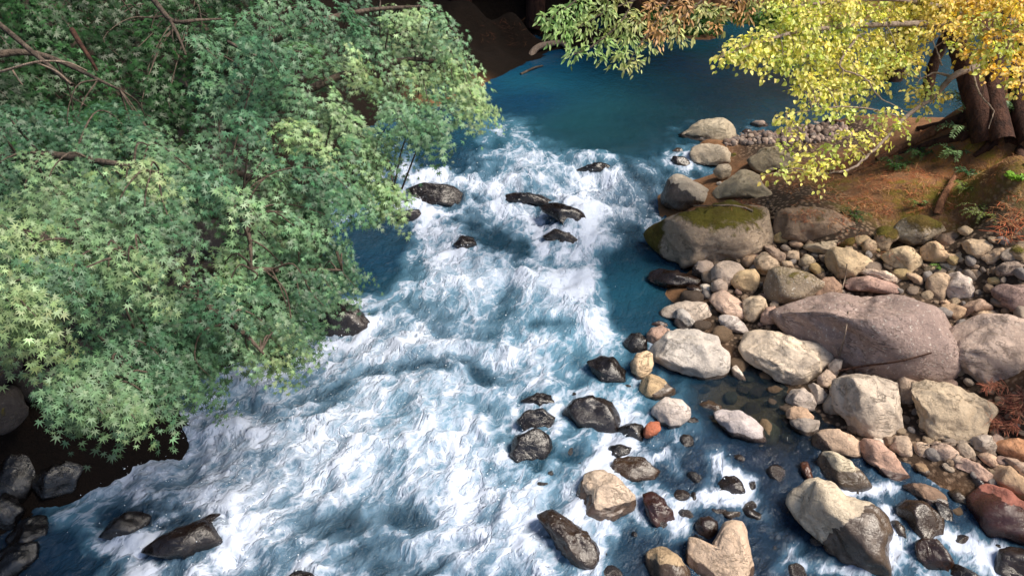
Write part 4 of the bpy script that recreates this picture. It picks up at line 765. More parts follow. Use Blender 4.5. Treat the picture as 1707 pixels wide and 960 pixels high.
def tree(name, label, cat, base, trunk, limbs, barkm):
    root = empty(name, tuple(base), label, cat); t = Tubes(); t.add(trunk[0], trunk[1], trunk[2], 10); obj('trunk', t.mesh('trunk', barkm), root)
    nodes = []
    for pts, r0, r1 in limbs:
        b = bez(pts, 8); t = Tubes(); t.add(b, r0, r1, 7); obj('limb', t.mesh('limb', barkm), root); nodes.append(b)
    return root, np.concatenate(nodes)
# --- the maples of the left bank
def rim(L, T, nodes, pts, size, n, hues, rp=42, tone=1.0):
    rs = random.Random(99)
    for px, py in pts:
        C = P(px, py, dmap(px, py)+rs.uniform(-.1, .15)); r = rp*rs.uniform(.8, 1.2)/FPX*dmap(px, py); ax = OUT+jit(1, .2)[0]; N = UP*.8+np.array([.42, -.5, 0])+jit(1, .2)[0]
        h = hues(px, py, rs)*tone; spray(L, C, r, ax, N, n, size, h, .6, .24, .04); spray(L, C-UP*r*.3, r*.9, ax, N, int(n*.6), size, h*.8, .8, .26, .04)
        q = nearest(nodes, C); T.add(bez([q, (q+C)/2+UP*.08, C-UP*.02, C+OUT*r*.6-UP*r*.3], 4), .008, .002, 4)
HOLES = [(315,395,60),(275,470,40),(215,235,34),(445,150,30),(385,285,26),(540,240,30),(120,420,22),(330,150,26),(500,330,28),(450,500,30),(260,560,26),(420,30,30),(300,610,22),(140,290,22)]
DM = [(30,520,3.9),(60,400,4.0),(200,420,4.25),(230,285,4.9),(100,150,6.6),(300,100,6.6),(400,200,6.0),(430,340,5.3),(480,240,6.0),(600,150,6.9),(750,130,7.5),(640,300,7.1),(700,320,7.3),(560,430,6.8),(400,560,5.0),(300,500,5.3),(200,640,4.1),(150,690,3.9),(540,500,6.0),(250,0,7.6),(600,20,7.3),(480,420,6.3),(0,200,5.5)]
def dmap(px, py): return float(idw([(a, b) for a, b, c in DM], [c for *_, c in DM], np.array(float(px)), np.array(float(py)), 3, 30))
G_DEEP, G_MID, G_LT, G_YEL = np.array((.028,.085,.05)), np.array((.075,.18,.095)), np.array((.22,.37,.20)), np.array((.37,.50,.23))
OUT = np.array([.72, -.45, -.25])
def fill_mask(L, T, nodes, M, gap, size, rpx, off, tone, margin, hues, nl=64, droop=.55, seed=0):  # tone darkens the rear layers, hollow shade put into leaf colour
    rs = random.Random(seed); xs = [a for a, b in M]; ys = [b for a, b in M]; done = []
    for _ in range(5000):
        px, py = rs.uniform(min(xs), max(xs)), rs.uniform(min(ys), max(ys))
        if not inmask(px, py, M, margin) or any(((px-a)/(s*.8))**2+((py-b)/s)**2 < 1 for a, b, s in HOLES) or any((px-a)**2+(py-b)**2 < gap*gap for a, b in done): continue
        fr = 0.
        if off < .1:                                       # boughs hang in shelves, each lip overhanging the next
            fr = (py/92.+px*.0016+1.0*float(pn(px/150., py/170., 3.7))+.35*float(pn(px/55., py/70., 8.1))) % 1.0
            if fr < .17: continue
            fr = .62*(.55-fr)
        done.append((px, py)); d = dmap(px, py)+off+fr+rs.uniform(-.16, .18); C = P(px, py, d); r = rpx*rs.uniform(.8, 1.25)/FPX*4.6*(.7+.3*d/5)
        h = hues(px, py, rs); N = UP*.85+np.array([.42, -.42, 0])+jit(1, .22)[0]
        ax = OUT+jit(1, .3)[0]; k = int(nl*(r/.25)**2*rs.uniform(.8, 1.1))
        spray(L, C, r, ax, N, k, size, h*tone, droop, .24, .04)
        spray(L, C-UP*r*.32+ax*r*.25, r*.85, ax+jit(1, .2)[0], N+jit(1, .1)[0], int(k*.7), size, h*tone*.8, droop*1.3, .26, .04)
        q = nearest(nodes, C); tip = C+OUT*r*.7-UP*r*.35; T.add(bez([q, (q+C)/2+UP*.08+jit(1, .04)[0], C-UP*.02, tip], 4), .009, .002, 4)
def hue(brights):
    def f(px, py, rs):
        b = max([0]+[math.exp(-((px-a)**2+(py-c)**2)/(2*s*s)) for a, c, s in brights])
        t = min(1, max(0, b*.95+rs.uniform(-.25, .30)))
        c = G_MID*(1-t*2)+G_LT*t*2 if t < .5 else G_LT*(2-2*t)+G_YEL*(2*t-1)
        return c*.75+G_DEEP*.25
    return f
BR = [(240,285,45),(220,430,40),(80,330,50),(40,420,45),(30,530,40),(430,340,40),(400,430,30),(600,150,60),(700,110,45),(780,110,35),(640,300,45),(690,325,30),(690,30,40),(440,575,35),(150,690,45),(230,700,35),(560,490,20),(390,400,30),(500,215,28),(280,410,35),(790,170,22)]  # paler sprays: young leaf colour plus painted highlights
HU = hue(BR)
M1 = [(300,60),(420,0),(762,-10),(790,40),(770,75),(805,105),(822,135),(824,178),(765,205),(725,235),(640,262),(655,292),(695,322),(675,338),(575,362),(525,375),(470,470),(400,500),(380,470),(390,400),(330,300),(310,200)]
base = np.array([-5.6, 9.6, 3.0]); top = P(250, 170, 9.2)
tr, nodes = tree('maple_tree', 'large upper maple on the left bank, its green crown reaching farthest over the falls', 'tree', base,
    (bez([base, base+[.1,-.1,.9], P(300,260,8.6), P(330,150,8.2), P(340,40,8.0)], 8), .16, .07),
    [([P(300,250,8.6),P(420,200,7.6),P(560,130,7.4),P(680,100,7.6),P(770,110,7.8)],.06,.012),([P(300,255,8.6),P(430,300,7.2),P(560,300,7.3),P(670,315,7.5)],.05,.01),([P(330,150,8.2),P(470,60,7.5),P(600,20,7.6),P(730,10,7.8)],.05,.01),([P(310,240,8.5),P(360,300,6.6),P(410,380,5.9),P(420,450,5.7)],.04,.008)], BARK)
L = Leaves(T_MAPLE); T = Tubes()
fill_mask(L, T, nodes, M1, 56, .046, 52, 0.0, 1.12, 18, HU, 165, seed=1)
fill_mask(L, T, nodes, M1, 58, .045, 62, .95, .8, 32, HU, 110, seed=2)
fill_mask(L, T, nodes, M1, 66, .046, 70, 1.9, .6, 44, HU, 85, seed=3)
rim(L, T, nodes, [(726,16),(748,41),(721,71),(756,91),(781,116),(756,136),(786,156),(746,176),(721,196),(686,211),(666,176),(634,231),(614,246),(604,281),(629,296),(659,318),(634,331),(599,331),(574,341),(554,326),(534,351),(514,366),(564,296),(489,396),(464,426),(414,456),(384,466),(374,436),(584,246),(606,56),(636,86)], .046, 58, HU, 38, 1.15)
crown(L, T, MAPLE, BARK, tr)
M2 = [(-80,150),(120,170),(250,150),(330,230),(350,330),(300,350),(262,395),(262,440),(200,462),(150,500),(80,470),(60,520),(35,555),(-80,550)]
base = np.array([-6.4, 6.2, 3.2])
tr, nodes = tree('maple_tree', 'near maple at the left edge with blue green star shaped leaves above the stone wall', 'tree', base,
    (bez([base, P(-160,380,6.6), P(-120,240,6.4), P(-60,100,6.4)], 8), .13, .05),
    [([P(-140,300,6.5),P(30,260,5.8),P(170,270,5.3),P(270,290,5.1)],.045,.01),([P(-150,350,6.5),P(0,380,5.0),P(130,410,4.6),P(230,425,4.4)],.045,.009),([P(-155,370,6.5),P(-60,440,4.8),P(10,510,4.2)],.035,.009),([P(-60,100,6.4),P(60,90,6.6),P(200,150,6.4)],.04,.01)], BARK)
L = Leaves(T_MAPLE); T = Tubes()
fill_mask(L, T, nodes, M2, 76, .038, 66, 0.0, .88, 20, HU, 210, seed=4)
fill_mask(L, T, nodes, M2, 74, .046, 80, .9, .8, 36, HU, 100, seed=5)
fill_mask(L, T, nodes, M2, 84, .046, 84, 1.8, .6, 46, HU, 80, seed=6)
rim(L, T, nodes, [(235,400),(215,440),(180,455),(140,470),(110,470),(60,470),(42,505),(30,528),(8,520),(240,340),(290,330),(210,300),(250,290)], .038, 92, HU, 52, .9)
crown(L, T, MAPLE, BARK, tr)
M3 = [(350,470),(400,452),(480,440),(520,400),(560,398),(590,445),(570,485),(520,505),(515,553),(470,578),(440,576),(390,583),(358,563),(345,604),(265,654),(205,694),(150,686),(85,686),(95,644),(135,594),(150,578),(150,560),(220,535),(180,500),(270,478)]
base = np.array([-4.9, 7.9, 2.9])
tr, nodes = tree('maple_tree', 'low maple whose lowest sprays hang over the rapids below the stone wall', 'tree', base,
    (bez([base, P(250,470,7.0), P(280,455,6.4), P(300,450,6.0)], 8), .10, .05),
    [([P(300,450,6.0),P(400,450,5.8),P(500,450,6.2),P(570,450,6.6)],.035,.008),([P(300,450,6.0),P(330,500,5.3),P(400,550,5.0),P(440,590,5.0)],.035,.008),([P(280,455,6.4),P(240,540,5.2),P(200,620,4.5),P(160,690,4.1)],.035,.008)], BARK)
L = Leaves(T_MAPLE); T = Tubes()
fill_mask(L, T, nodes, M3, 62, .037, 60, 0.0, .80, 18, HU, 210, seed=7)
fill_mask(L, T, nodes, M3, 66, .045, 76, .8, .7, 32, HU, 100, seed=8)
rim(L, T, nodes, [(572,425),(572,452),(545,470),(515,490),(505,515),(490,545),(478,558),(460,568),(440,583),(410,573),(385,568),(335,584),(310,609),(280,634),(245,654),(210,679),(190,664),(155,669),(110,672),(92,664),(120,644),(150,619),(560,420),(540,450),(500,420),(460,450),(340,480),(300,500),(250,520),(300,558),(250,574),(330,560),(200,588)], .037, 88, HU, 42, .85)
crown(L, T, MAPLE, BARK, tr)
# --- dim tree behind the maples, top left corner, with bare stems
M4 = [(-60,-40),(440,-40),(420,60),(330,120),(280,200),(150,215),(-60,230)]
base = np.array([-6.6, 10.6, 3.8])
tr, nodes = tree('shaded_tree', 'dark green tree in shade at the top left corner behind bare brown stems', 'tree', base,
    (bez([base, P(110,120,9.6), P(90,-20,9.4)], 8), .12, .07), [([P(100,60,9.4),P(200,40,8.8),P(320,20,8.6)],.04,.01),([P(105,100,9.5),P(60,120,8.4),P(-20,150,8.0)],.04,.01)], BARK)
L = Leaves(T_MAPLE); T = Tubes()
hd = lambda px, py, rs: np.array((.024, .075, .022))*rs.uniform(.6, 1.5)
fill_mask(L, T, nodes, M4, 44, .055, 66, 1.1, 1.0, 10, hd, 85, seed=9)
fill_mask(L, T, nodes, M4, 60, .055, 80, 1.8, .8, 10, hd, 80, seed=10)
for i in range(230):  # canopy added above the frame to block sky over the left bank
    y = RNG.uniform(2, 13); x = RNG.uniform(-10, -4.3); zt = max(5.6, 7.2-y*.2)+RNG.uniform(0, 2.6)
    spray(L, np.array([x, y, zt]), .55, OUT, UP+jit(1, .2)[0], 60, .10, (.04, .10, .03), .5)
crown(L, T, MAPLE, BARK, tr)
def stick(name, label, pts, r0, r1, m=BARK, cat='branch', forks=(), wob=.0, group=None):
    t = Tubes(); t.add(bez(pts, 6), r0, r1, 7, wob)
    for f in forks: t.add(bez(f, 5), r0*.6, r1, 5)
    return obj(name, t.mesh(name, m), None, label, cat, group)
stick('bare_stem', 'straight bare brown stem slanting in from the left edge near the top', [P(-60,0,6.6),P(0,42,6.3),P(60,92,6.0),P(118,140,5.9)], .028, .014, BARK, 'branch', [[P(75,106,6.0),P(100,125,5.8),P(120,142,5.7)]])
stick('bare_stem', 'arching pale twig with side shoots at the left edge below the straight bare stem', [P(-40,125,5.6),P(0,120,5.4),P(60,104,5.3),P(110,104,5.3),P(145,118,5.4)], .012, .004, TWIG, 'branch', [[P(20,116,5.4),P(30,132,5.4),P(38,142,5.4)],[P(60,104,5.3),P(95,120,5.3),P(118,140,5.3)]])
stick('bare_stem', 'short reddish brown broken stem near the top left', [P(120,50,6.9),P(133,72,6.6),P(150,98,6.4),P(162,118,6.4)], .024, .011, REDBARK, 'branch')
stick('bare_stem', 'dark forked branch hanging at the top between the left maples', [P(245,-15,6.9),P(268,15,6.6),P(290,36,6.4),P(330,34,6.4),P(370,32,6.5)], .026, .008, BARK, 'branch', [[P(285,36,6.4),P(298,62,6.3),P(310,92,6.3)],[P(380,70,6.3),P(430,95,6.2),P(480,115,6.3)]])
# --- yellow tree of the right bank
DY = [(1200,95,8.6),(1300,60,9.0),(1400,40,9.8),(1500,60,10.2),(1620,40,10.5),(1680,90,9.6),(1340,185,9.0),(1450,200,9.6),(1300,280,8.8),(1420,270,9.2),(1540,150,10.2),(1700,130,9.4)]
def dy(px, py): return float(idw([(a, b) for a, b, c in DY], [c for *_, c in DY], np.array(float(px)), np.array(float(py)), 3, 30))
Q = lambda px, py, o=0: P(px, py, dy(px, py)+o)
base = land(1648, 222); db = float((base-EYE)@FWD)
tr = empty('yellow_tree', tuple(base), 'tree with yellow round leaves and dark red trunks leaning over the right bank', 'tree')
for pts, r0, r1 in (([base-UP*.1, P(1622,150,db), P(1600,85,db-.1), P(1588,40,db-.2), P(1592,-60,db-.3)], .19, .09), ([P(1545,165,db+.6), P(1552,120,db+.5), P(1570,75,db+.3), P(1588,30,db), P(1600,-60,db)], .085, .06),
                    ([P(1672,235,db-.2), P(1655,140,db), P(1672,60,db), P(1700,-60,db)], .15, .09), ([P(1720,240,db-.3), P(1700,160,db), P(1712,60,db), P(1740,-60,db)], .16, .10)):
    t = Tubes(); b = bez(pts, 8); t.add(b, r0, r1, 12, .012); obj('trunk', t.mesh('trunk', REDBARK), tr)
for qs in ([(1640,205),(1600,225),(1550,238),(1500,255)], [(1665,215),(1650,240),(1625,258)], [(1690,225),(1700,250),(1707,275)], [(1620,190),(1575,205),(1530,212)]):
    t = Tubes(); t.add(bez([hit(a, b_, .02)-UP*.02 for a, b_ in qs], 5), .10, .03, 9, .006); obj('root', t.mesh('root', REDBARK), tr)
nodes = []
for pts, r0, r1 in (([P(1650,95,db-.1),Q(1625,112,.6),Q(1588,128),Q(1558,160),Q(1510,195),Q(1480,228),Q(1420,280),Q(1360,292)], .05, .008), ([Q(1585,128),Q(1560,122),Q(1535,132)],.02,.006), ([P(1600,40,db-.3),Q(1520,40),Q(1400,45),Q(1300,60),Q(1200,95)],.05,.008),
                    ([P(1600,20,db-.3),Q(1500,0),Q(1380,5),Q(1300,15)],.04,.01), ([P(1690,30,db),Q(1660,70),Q(1690,100),Q(1705,130)],.04,.01), ([Q(1430,60),Q(1400,110),Q(1440,130),Q(1470,165),Q(1520,190)],.014,.005), ([Q(1500,195),Q(1440,180),Q(1380,180),Q(1310,190)],.012,.004), ([Q(1620,112,.3),Q(1632,155),Q(1655,185),Q(1648,215)],.014,.005), ([Q(1570,110),Q(1562,85),Q(1550,60)],.012,.006)):
    b = bez(pts, 8); t = Tubes(); t.add(b, r0, r1, 7, .006); obj('limb', t.mesh('limb', TWIG), tr); nodes.append(b)
nodes = np.concatenate(nodes)
L = Leaves(T_ROUND); T = Tubes()
def ytone(px, py):
    t = sst(1450, 1650, px)*.8+RNG.uniform(-.2, .25); y, o, g = np.array((.76,.69,.21)), np.array((.82,.52,.10)), np.array((.50,.56,.16))
    c = y*(1-max(t, 0))+o*max(t, 0); u = RNG.random(); return c*(1-.8*(u < .25))+g*.8*(u < .25)
def ysprays(lst, n, size=.052, off=0, tone=1.0):
    for px, py, rp in lst:
        d = dy(px, py)+off+RNG.uniform(-.2, .2); C = P(px, py, d); r = rp/FPX*d
        spray(L, C, r, np.array([-.75, -.5, -.2])+jit(1, .3)[0], UP*.75+np.array([.1, -.6, 0])+jit(1, .25)[0], int(2.5*n*(r/.2)**2), size, ytone(px, py)*tone, .6, .55, .12, 1.35, .28, .6)
        q = nearest(nodes, C); T.add(bez([q, (q+C)/2+UP*.05, C, C+np.array([-.6, -.2, -.3])*r], 4), .007, .002, 4)
MY = [(1185,95),(1235,62),(1290,35),(1265,-20),(1720,-20),(1720,12),(1640,22),(1590,28),(1545,52),(1548,88),(1525,118),(1475,135),(1440,150),(1430,168),(1395,172),(1360,158),(1320,130),(1290,115),(1225,112)]
def ymask(M, gap, rp, n, off=0, tone=1., seed=1, m=12):
    rs = random.Random(seed); xs = [a for a, b in M]; ys = [b for a, b in M]; done = []
    for _ in range(3000):
        px, py = rs.uniform(min(xs), max(xs)), rs.uniform(min(ys), max(ys))
        if inmask(px, py, M, m) and not any((px-a)**2+(py-b)**2 < gap*gap for a, b in done): done.append((px, py))
    ysprays([(a, b, rp*rs.uniform(.75, 1.25)) for a, b in done], n, off=off, tone=tone)
ymask(MY, 24, 26, 46, 0, 1.0, 1); ymask(MY, 36, 32, 42, .5, .85, 2, 18)
ysprays([(1205,95,18),(1230,88,20),(1255,80,22)], 50)
ysprays([(1310,195,20),(1340,182,18),(1370,180,18),(1400,186,20),(1430,188,16),(1460,196,18),(1488,190,18),(1505,212,18),(1475,225,18),(1445,232,22),(1410,228,18),(1385,250,22),(1355,262,22),(1330,230,18),(1310,245,16),(1300,284,16),(1330,280,22),(1365,285,24),(1390,272,18),(1275,292,10),(1420,255,18),(1318,210,16),(1335,150,18),(1365,150,18),(1345,130,20)], 40)
ysprays([(1525,150,16),(1550,145,18),(1575,160,15),(1530,170,14),(1540,182,14)], 40)
ysprays([(1630,78,22),(1660,62,24),(1690,75,24),(1650,95,18),(1685,105,20),(1705,120,24),(1690,138,18),(1710,60,20),(1640,65,18),(1605,60,20),(1625,40,22),(1660,30,24),(1700,25,24),(1615,90,16),(1660,115,20),(1700,95,22),(1640,115,14),(1590,75,14),(1600,45,20),(1690,50,24),(1640,90,20),(1670,80,22),(1700,140,16),(1580,35,20),(1690,10,24),(1640,15,22)], 44, off=-.4)
crown(L, T, YLEAF, TWIG, tr)
# --- branch hanging in from the top centre
DT = lambda px: 9.6+(px-1000)*.002
tr = empty('overhanging_tree', tuple(np.array([3.4, 9.5, 8.0])), 'narrow leaved tree hanging in at the top centre, pale green turning orange', 'tree')
L = Leaves(T_LANCE); T = Tubes()
Qt = lambda px, py: P(px, py, DT(px))
bro = [[(1150,-60),(1080,-10),(1010,20),(940,60)],[(1150,-60),(1110,10),(1070,70),(1050,100)],[(1200,-60),(1170,0),(1120,40),(1080,60)],[(1250,-60),(1230,0),(1200,25)],[(1000,-60),(960,0),(915,35)],[(1080,-60),(1040,30),(990,75),(955,92)]]
for b in bro:
    t = Tubes(); t.add(bez([Qt(*q) for q in b], 8), .016, .004, 6); obj('limb', t.mesh('limb', BARK), tr)
t = Tubes(); t.add(bez([np.array([4.5,9.5,8.6]), Qt(1200,-60), Qt(1150,-60), Qt(1080,-60), Qt(1000,-60)], 6), .06, .02, 8); obj('trunk', t.mesh('trunk', BARK), tr)
for px, py, rp in [(930,20,26),(960,10,28),(920,38,18),(945,50,22),(975,40,24),(1000,15,28),(960,85,16),(985,82,18),(1010,70,22),(1035,90,18),(1060,102,16),(1045,110,12),(1030,45,24),(1060,30,26),(1050,65,20),(1090,15,26),(1095,50,22),(1080,75,16),(1120,35,24),(1140,10,26),(1130,58,18),(1160,45,16),(1170,15,22),(1200,25,18),(1190,38,14),(1220,5,22),(1245,15,16),(1250,-5,20),(1015,-5,28),(905,26,12)]:
    C = Qt(px, py); r = rp/FPX*DT(px); t = sst(990, 1090, px+RNG.uniform(-40, 40)); g, o, y = np.array((.30,.44,.16)), np.array((.50,.28,.12)), np.array((.46,.46,.19))
    c = g*(1-t)+(o if RNG.random() < .42 else y)*t
    spray(L, C, r, np.array([-.5,-.4,-.5])+jit(1,.3)[0], UP*.7+np.array([0,-.6,0])+jit(1,.2)[0], int(115*(r/.2)**2), .085, c, .7, .4, .1, 1.3, .2, .8)
    bq = np.concatenate([np.array([Qt(*q) for q in b]) for b in bro]); q = nearest(bq, C); T.add(bez([q, (q+C)/2, C], 4), .006, .002, 4)
crown(L, T, GLEAF, BARK, tr)
# --- bushes and plants
def bush(name, label, C, r, n, size, col, tmpl=T_LANCE, cat='bush', flatten=.8, group=None):
    C = np.array(C, float); L = Leaves(tmpl); th = RNG.normal(size=(n, 3)); th = unit(th); th[:, 2] = np.abs(th[:, 2])*flatten
    k = 1+.35*fbm(th[:, 0]*2+C[0]*3, th[:, 1]*2+C[1]*3, th[:, 2]*2, 3); rr = r*(RNG.random(n)**.4)*k
    c = np.array(col)*np.exp(RNG.normal(size=(n, 1))*.3)
    L.add(C+th*rr[:, None], th+jit(n, .5)+UP*.3, th+jit(n, .4)-UP*.3, size*RNG.uniform(.6, 1.2, n), c)
    root = empty(name, tuple(C), label, cat, group); obj('foliage', L.mesh('foliage', GLEAF), root)
    T = Tubes()
    for i in range(7): T.add(bez([C-UP*.05, C+th[i]*r*.4+UP*r*.1, C+th[i]*r*.85], 4), .012, .003, 4)
    obj('stem', T.mesh('stem', BARK), root); return root
for px, r, lb in ((1165,.7,'dark green bush on far bank just right of the orange leaved branch'),(1215,.85,'broad green bush on the far bank, tallest at the top edge'),(1262,.75,'light green bush on far bank left of the yellow leaves'),(1310,.7,'green bush on the far bank behind hanging yellow leaves'),(1100,.6,'dim bush on far bank behind the orange leaved branch')):
    q = land(px, 45, ground1); bush('far_bush', lb, q-UP*.1, r, 1500, .17, (.07,.17,.035), group='bushes on the far bank')
def frond_plant(name, label, px, py, r, n, col, leaf=.05, cat='plant', lift=.35, tm=T_LANCE, base=None):
    C = hit(px, py, 0) if base is None else base; root = empty(name, tuple(C), label, cat); L = Leaves(tm); T = Tubes()
    for i in range(n):
        a = RNG.random()*6.28; o = np.array([math.cos(a), math.sin(a), 0]); ln = r*RNG.uniform(.6, 1.1)
        b = bez([C, C+o*ln*.4+UP*ln*lift*1.3, C+o*ln*.8+UP*ln*lift*1.2, C+o*ln*1.05+UP*ln*lift*.6], 5); T.add(b, .004, .0015, 4)
        for s in (-1, 1):
            m = b[3:]; sd = np.cross(o, UP)*s; k = len(m); tt = np.linspace(1, .4, k)
            L.add(m, np.tile(UP, (k, 1))+jit(k, .3), np.tile(sd+o*.5, (k, 1))+jit(k, .15), leaf*tt, np.array(col)*np.exp(RNG.normal(size=(k, 1))*.2))
    obj('foliage', L.mesh('foliage', GLEAF), root); obj('stem', T.mesh('stem', BARK), root); return root
for px, py, r, n, c, lf, lb in ((1600,225,.42,12,(.20,.30,.15),.10,'pale grey green feathery plant below the red trunks'),(1612,180,.42,11,(.20,.30,.14),.10,'pale green feathery plant right in front of the red trunks'),(1672,180,.36,9,(.15,.24,.12),.09,'grey green feathery plant between the red trunks and the right edge'),(1590,262,.30,10,(.17,.28,.12),.085,'feathery plant spilling down the soil slope under the fallen log end'),
        (1492,280,.24,16,(.05,.14,.03),.055,'dark green fern tuft on the soil left of the slope middle'),(1535,262,.24,14,(.05,.13,.03),.055,'dark green fern tuft under the fallen log'),(1618,295,.22,12,(.05,.16,.06),.05,'small blue green tuft behind the broken stump branch'),(1605,318,.20,12,(.20,.26,.05),.05,'yellowish green fern beside the broken stump branch'),(1695,298,.14,7,(.22,.42,.04),.09,'bright lime green sprout near the right edge'),(1530,342,.15,9,(.14,.22,.04),.04,'small green sprig in the middle of the red litter'),(1640,365,.30,22,(.16,.20,.05),.05,'olive grass clump above the large cream boulder'),(1425,365,.22,14,(.07,.13,.03),.045,'green tuft above the flat grey slab'),(1560,447,.07,8,(.16,.32,.05),.03,'tiny green sprout among the bank stones')):
    frond_plant('fern', lb, px, py, r, n, c, lf)
# --- fallen wood
H_ = lambda *q: [hit(a, b, .03) for a, b in q]
stick('fallen_log', 'long reddish fallen log slanting up the soil slope below the red trunks', H_((1462,268),(1500,248),(1545,228),(1600,200),(1650,190)), .06, .045, DEADWOOD, 'log', wob=.008)
stick('exposed_root', 'dark exposed root running right from the fallen log to the edge', H_((1600,232),(1640,212),(1670,200),(1715,185)), .05, .04, REDBARK, 'root', wob=.008)
stick('stump_branch', 'broken reddish stump branch with white rot standing in the soil slope', [hit(1562,358,-.03), hit(1570,335,.06), hit(1582,312,.1), hit(1592,292,.12)], .065, .03, DEADWOOD, 'branch')
stick('fallen_branch', 'short brown branch on the gravel behind yellow leaves', H_((1376,198),(1395,203),(1416,209)), .035, .028, DEADWOOD, 'branch')
stick('fallen_branch', 'thin red twig bundle lying at the left edge of the litter', H_((1380,284),(1405,290),(1425,286),(1465,270)), .018, .008, DEADWOOD, 'branch', [H_((1378,290),(1400,288),(1420,291))])
stick('thin_stick', 'pale thin stick lying across the top of the mossy crowned boulder', H_((1156,343),(1190,343),(1216,342),(1240,346),(1255,352)), .009, .014, TWIG, 'stick')
stick('thin_stick', 'pale upright stick leaning on the front of the huge purple boulder', [hit(1399,594,.02), hit(1404,575,.05), hit(1411,545,.08), hit(1416,504,.04)], .010, .007, TWIG, 'stick', [[hit(1399,594,.02), hit(1394,583,.03), hit(1389,574,.03)]])
stick('thin_stick', 'long dark red stem lying under the huge purple boulder', [hit(1398,618,.03), hit(1440,610,.06), hit(1500,602,.06), hit(1553,588,.05)], .013, .009, REDBARK, 'stick')
stick('thin_stick', 'pale forked twig standing before the rounded yellow grey boulder', [hit(1404,481,.02), hit(1409,462,.05), hit(1412,440,.06)], .009, .005, TWIG, 'stick', [[hit(1404,481,.02), hit(1401,468,.04), hit(1399,456,.05)]])
stick('thin_stick', 'straw coloured stalk lying beside the small white stone on the shore', H_((1545,740),(1580,738),(1615,737),(1640,722)), .008, .006, TWIG, 'stick')
base = land(893, 103, ground1)
stick('curved_root', 'thick pale root arching out of the far bank into the pool', [P(884,104,19.0), P(887,90,19.1), P(897,79,19.2), P(915,74,19.4), P(935,72,19.6), P(948,82,19.4)], .09, .06, TWIG, 'root')
stick('drowned_branch', 'thin branch just breaking the pool surface below the arching root', [np.append(W2(868,125), .56), np.append(W2(890,117), .60), np.append(W2(905,112), .58)], .03, .015, BARK, 'branch')
# --- needle litter on the soil
L = Leaves(T_BLADE)
def litter_patch(area, n, lo, hi, cols):
    xs = [a for a, b in area]; ys = [b for a, b in area]; k = 0; p = []; tries = 0
    while k < n and tries < n*6:
        tries += 1; px, py = random.uniform(min(xs), max(xs)), random.uniform(min(ys), max(ys))
        if not inpoly(px, py, area) or pn(px*.025, py*.05, 2.2)+.35*pn(px*.09, py*.15, 1.) < -.06: continue
        q = hit(px, py, .0); q[2] += random.uniform(.004, .03); p.append(q); k += 1
    k = len(p); p = np.array(p); d = jit(k, 1); d[:, 2] *= .15
    L.add(p, np.tile(UP, (k, 1))+jit(k, .3), d, RNG.uniform(lo, hi, k), np.array(cols)[RNG.integers(0, len(cols), k)]*np.exp(RNG.normal(size=(k, 1))*.25))
RC = [(.36,.10,.045),(.28,.07,.03),(.42,.17,.07),(.20,.06,.03),(.45,.26,.13)]
litter_patch([(1300,300),(1380,290),(1470,262),(1600,300),(1707,330),(1707,380),(1620,370),(1560,350),(1500,360),(1370,380),(1300,360)], 4200, .04, .12, RC+[(.42,.22,.10),(.30,.16,.07)])
litter_patch([(1560,270),(1620,235),(1707,200),(1707,330),(1600,300)], 900, .04, .11, [(.36,.16,.06),(.30,.2,.09),(.2,.09,.04)])
litter_patch([(1640,640),(1707,650),(1707,720),(1650,715)], 1300, .05, .14, [(.40,.14,.09),(.46,.22,.13),(.30,.10,.06)])
litter_patch([(1660,380),(1707,360),(1707,400),(1670,410)], 160, .1, .24, RC)
litter_patch([(1200,332),(1268,336),(1270,350),(1215,352)], 80, .04, .10, RC)
litter_patch([(800,30),(900,25),(930,70),(860,80),(800,70)], 260, .08, .2, [(.10,.035,.02),(.06,.025,.015),(.12,.06,.03)])  # far bank litter, its colours darkened to hold the bank's shade
litter_patch([(1330,385),(1420,378),(1480,395),(1520,440),(1400,410)], 120, .04, .10, RC)
obj('needle_litter', L.mesh('needle_litter', LITTER), None, 'red brown dry needles and twigs strewn over the soil and stones', 'litter', None, 'stuff')
# --- old stone wall on the left bank
VV = []; FF = []; CC = []; n0 = 0
wl0, wl1 = np.array([-4.95, 5.9, 0]), np.array([-3.35, 9.4, 0]); wd = wl1-wl0; wlen = np.linalg.norm(wd); wd /= wlen; wn = np.array([wd[1], -wd[0], 0])
V0, F0 = ICO[3]; z = .75
for row in range(6):
    s = RNG.uniform(-.3, 0); hgt = RNG.uniform(.34, .5)
    while s < wlen:
        w_ = RNG.uniform(.35, .7); q = rock_shape(V0, lambda ph: np.ones_like(ph), 1, 1, 1, 2000+n0, 6, 1.0, .6)
        m = (q[:, :1]*w_*.54)*wd+(q[:, 1:2]*hgt*.55)*UP+(q[:, 2:3]*.28)*wn
        VV.append(m+wl0+wd*(s+w_/2)+UP*(z+hgt/2+RNG.uniform(-.04, .04))-wn*(row*.05)); FF.append(F0+n0*len(V0)); CC.append(np.tile(np.array((.045,.041,.042))*RNG.uniform(.7, 1.2), (len(V0), 1))); n0 += 1; s += w_
    z += hgt
VV = np.concatenate(VV); z0 = np.zeros(len(VV))
obj('stone_wall', mesh_np('stone_wall', VV, np.concatenate(FF), {'rcol': np.concatenate(CC), 'wet': z0, 'moss': z0+.15, 'spk': z0+.05}, ROCK), None, 'old dark retaining wall of rough stones under the left maples', 'wall')
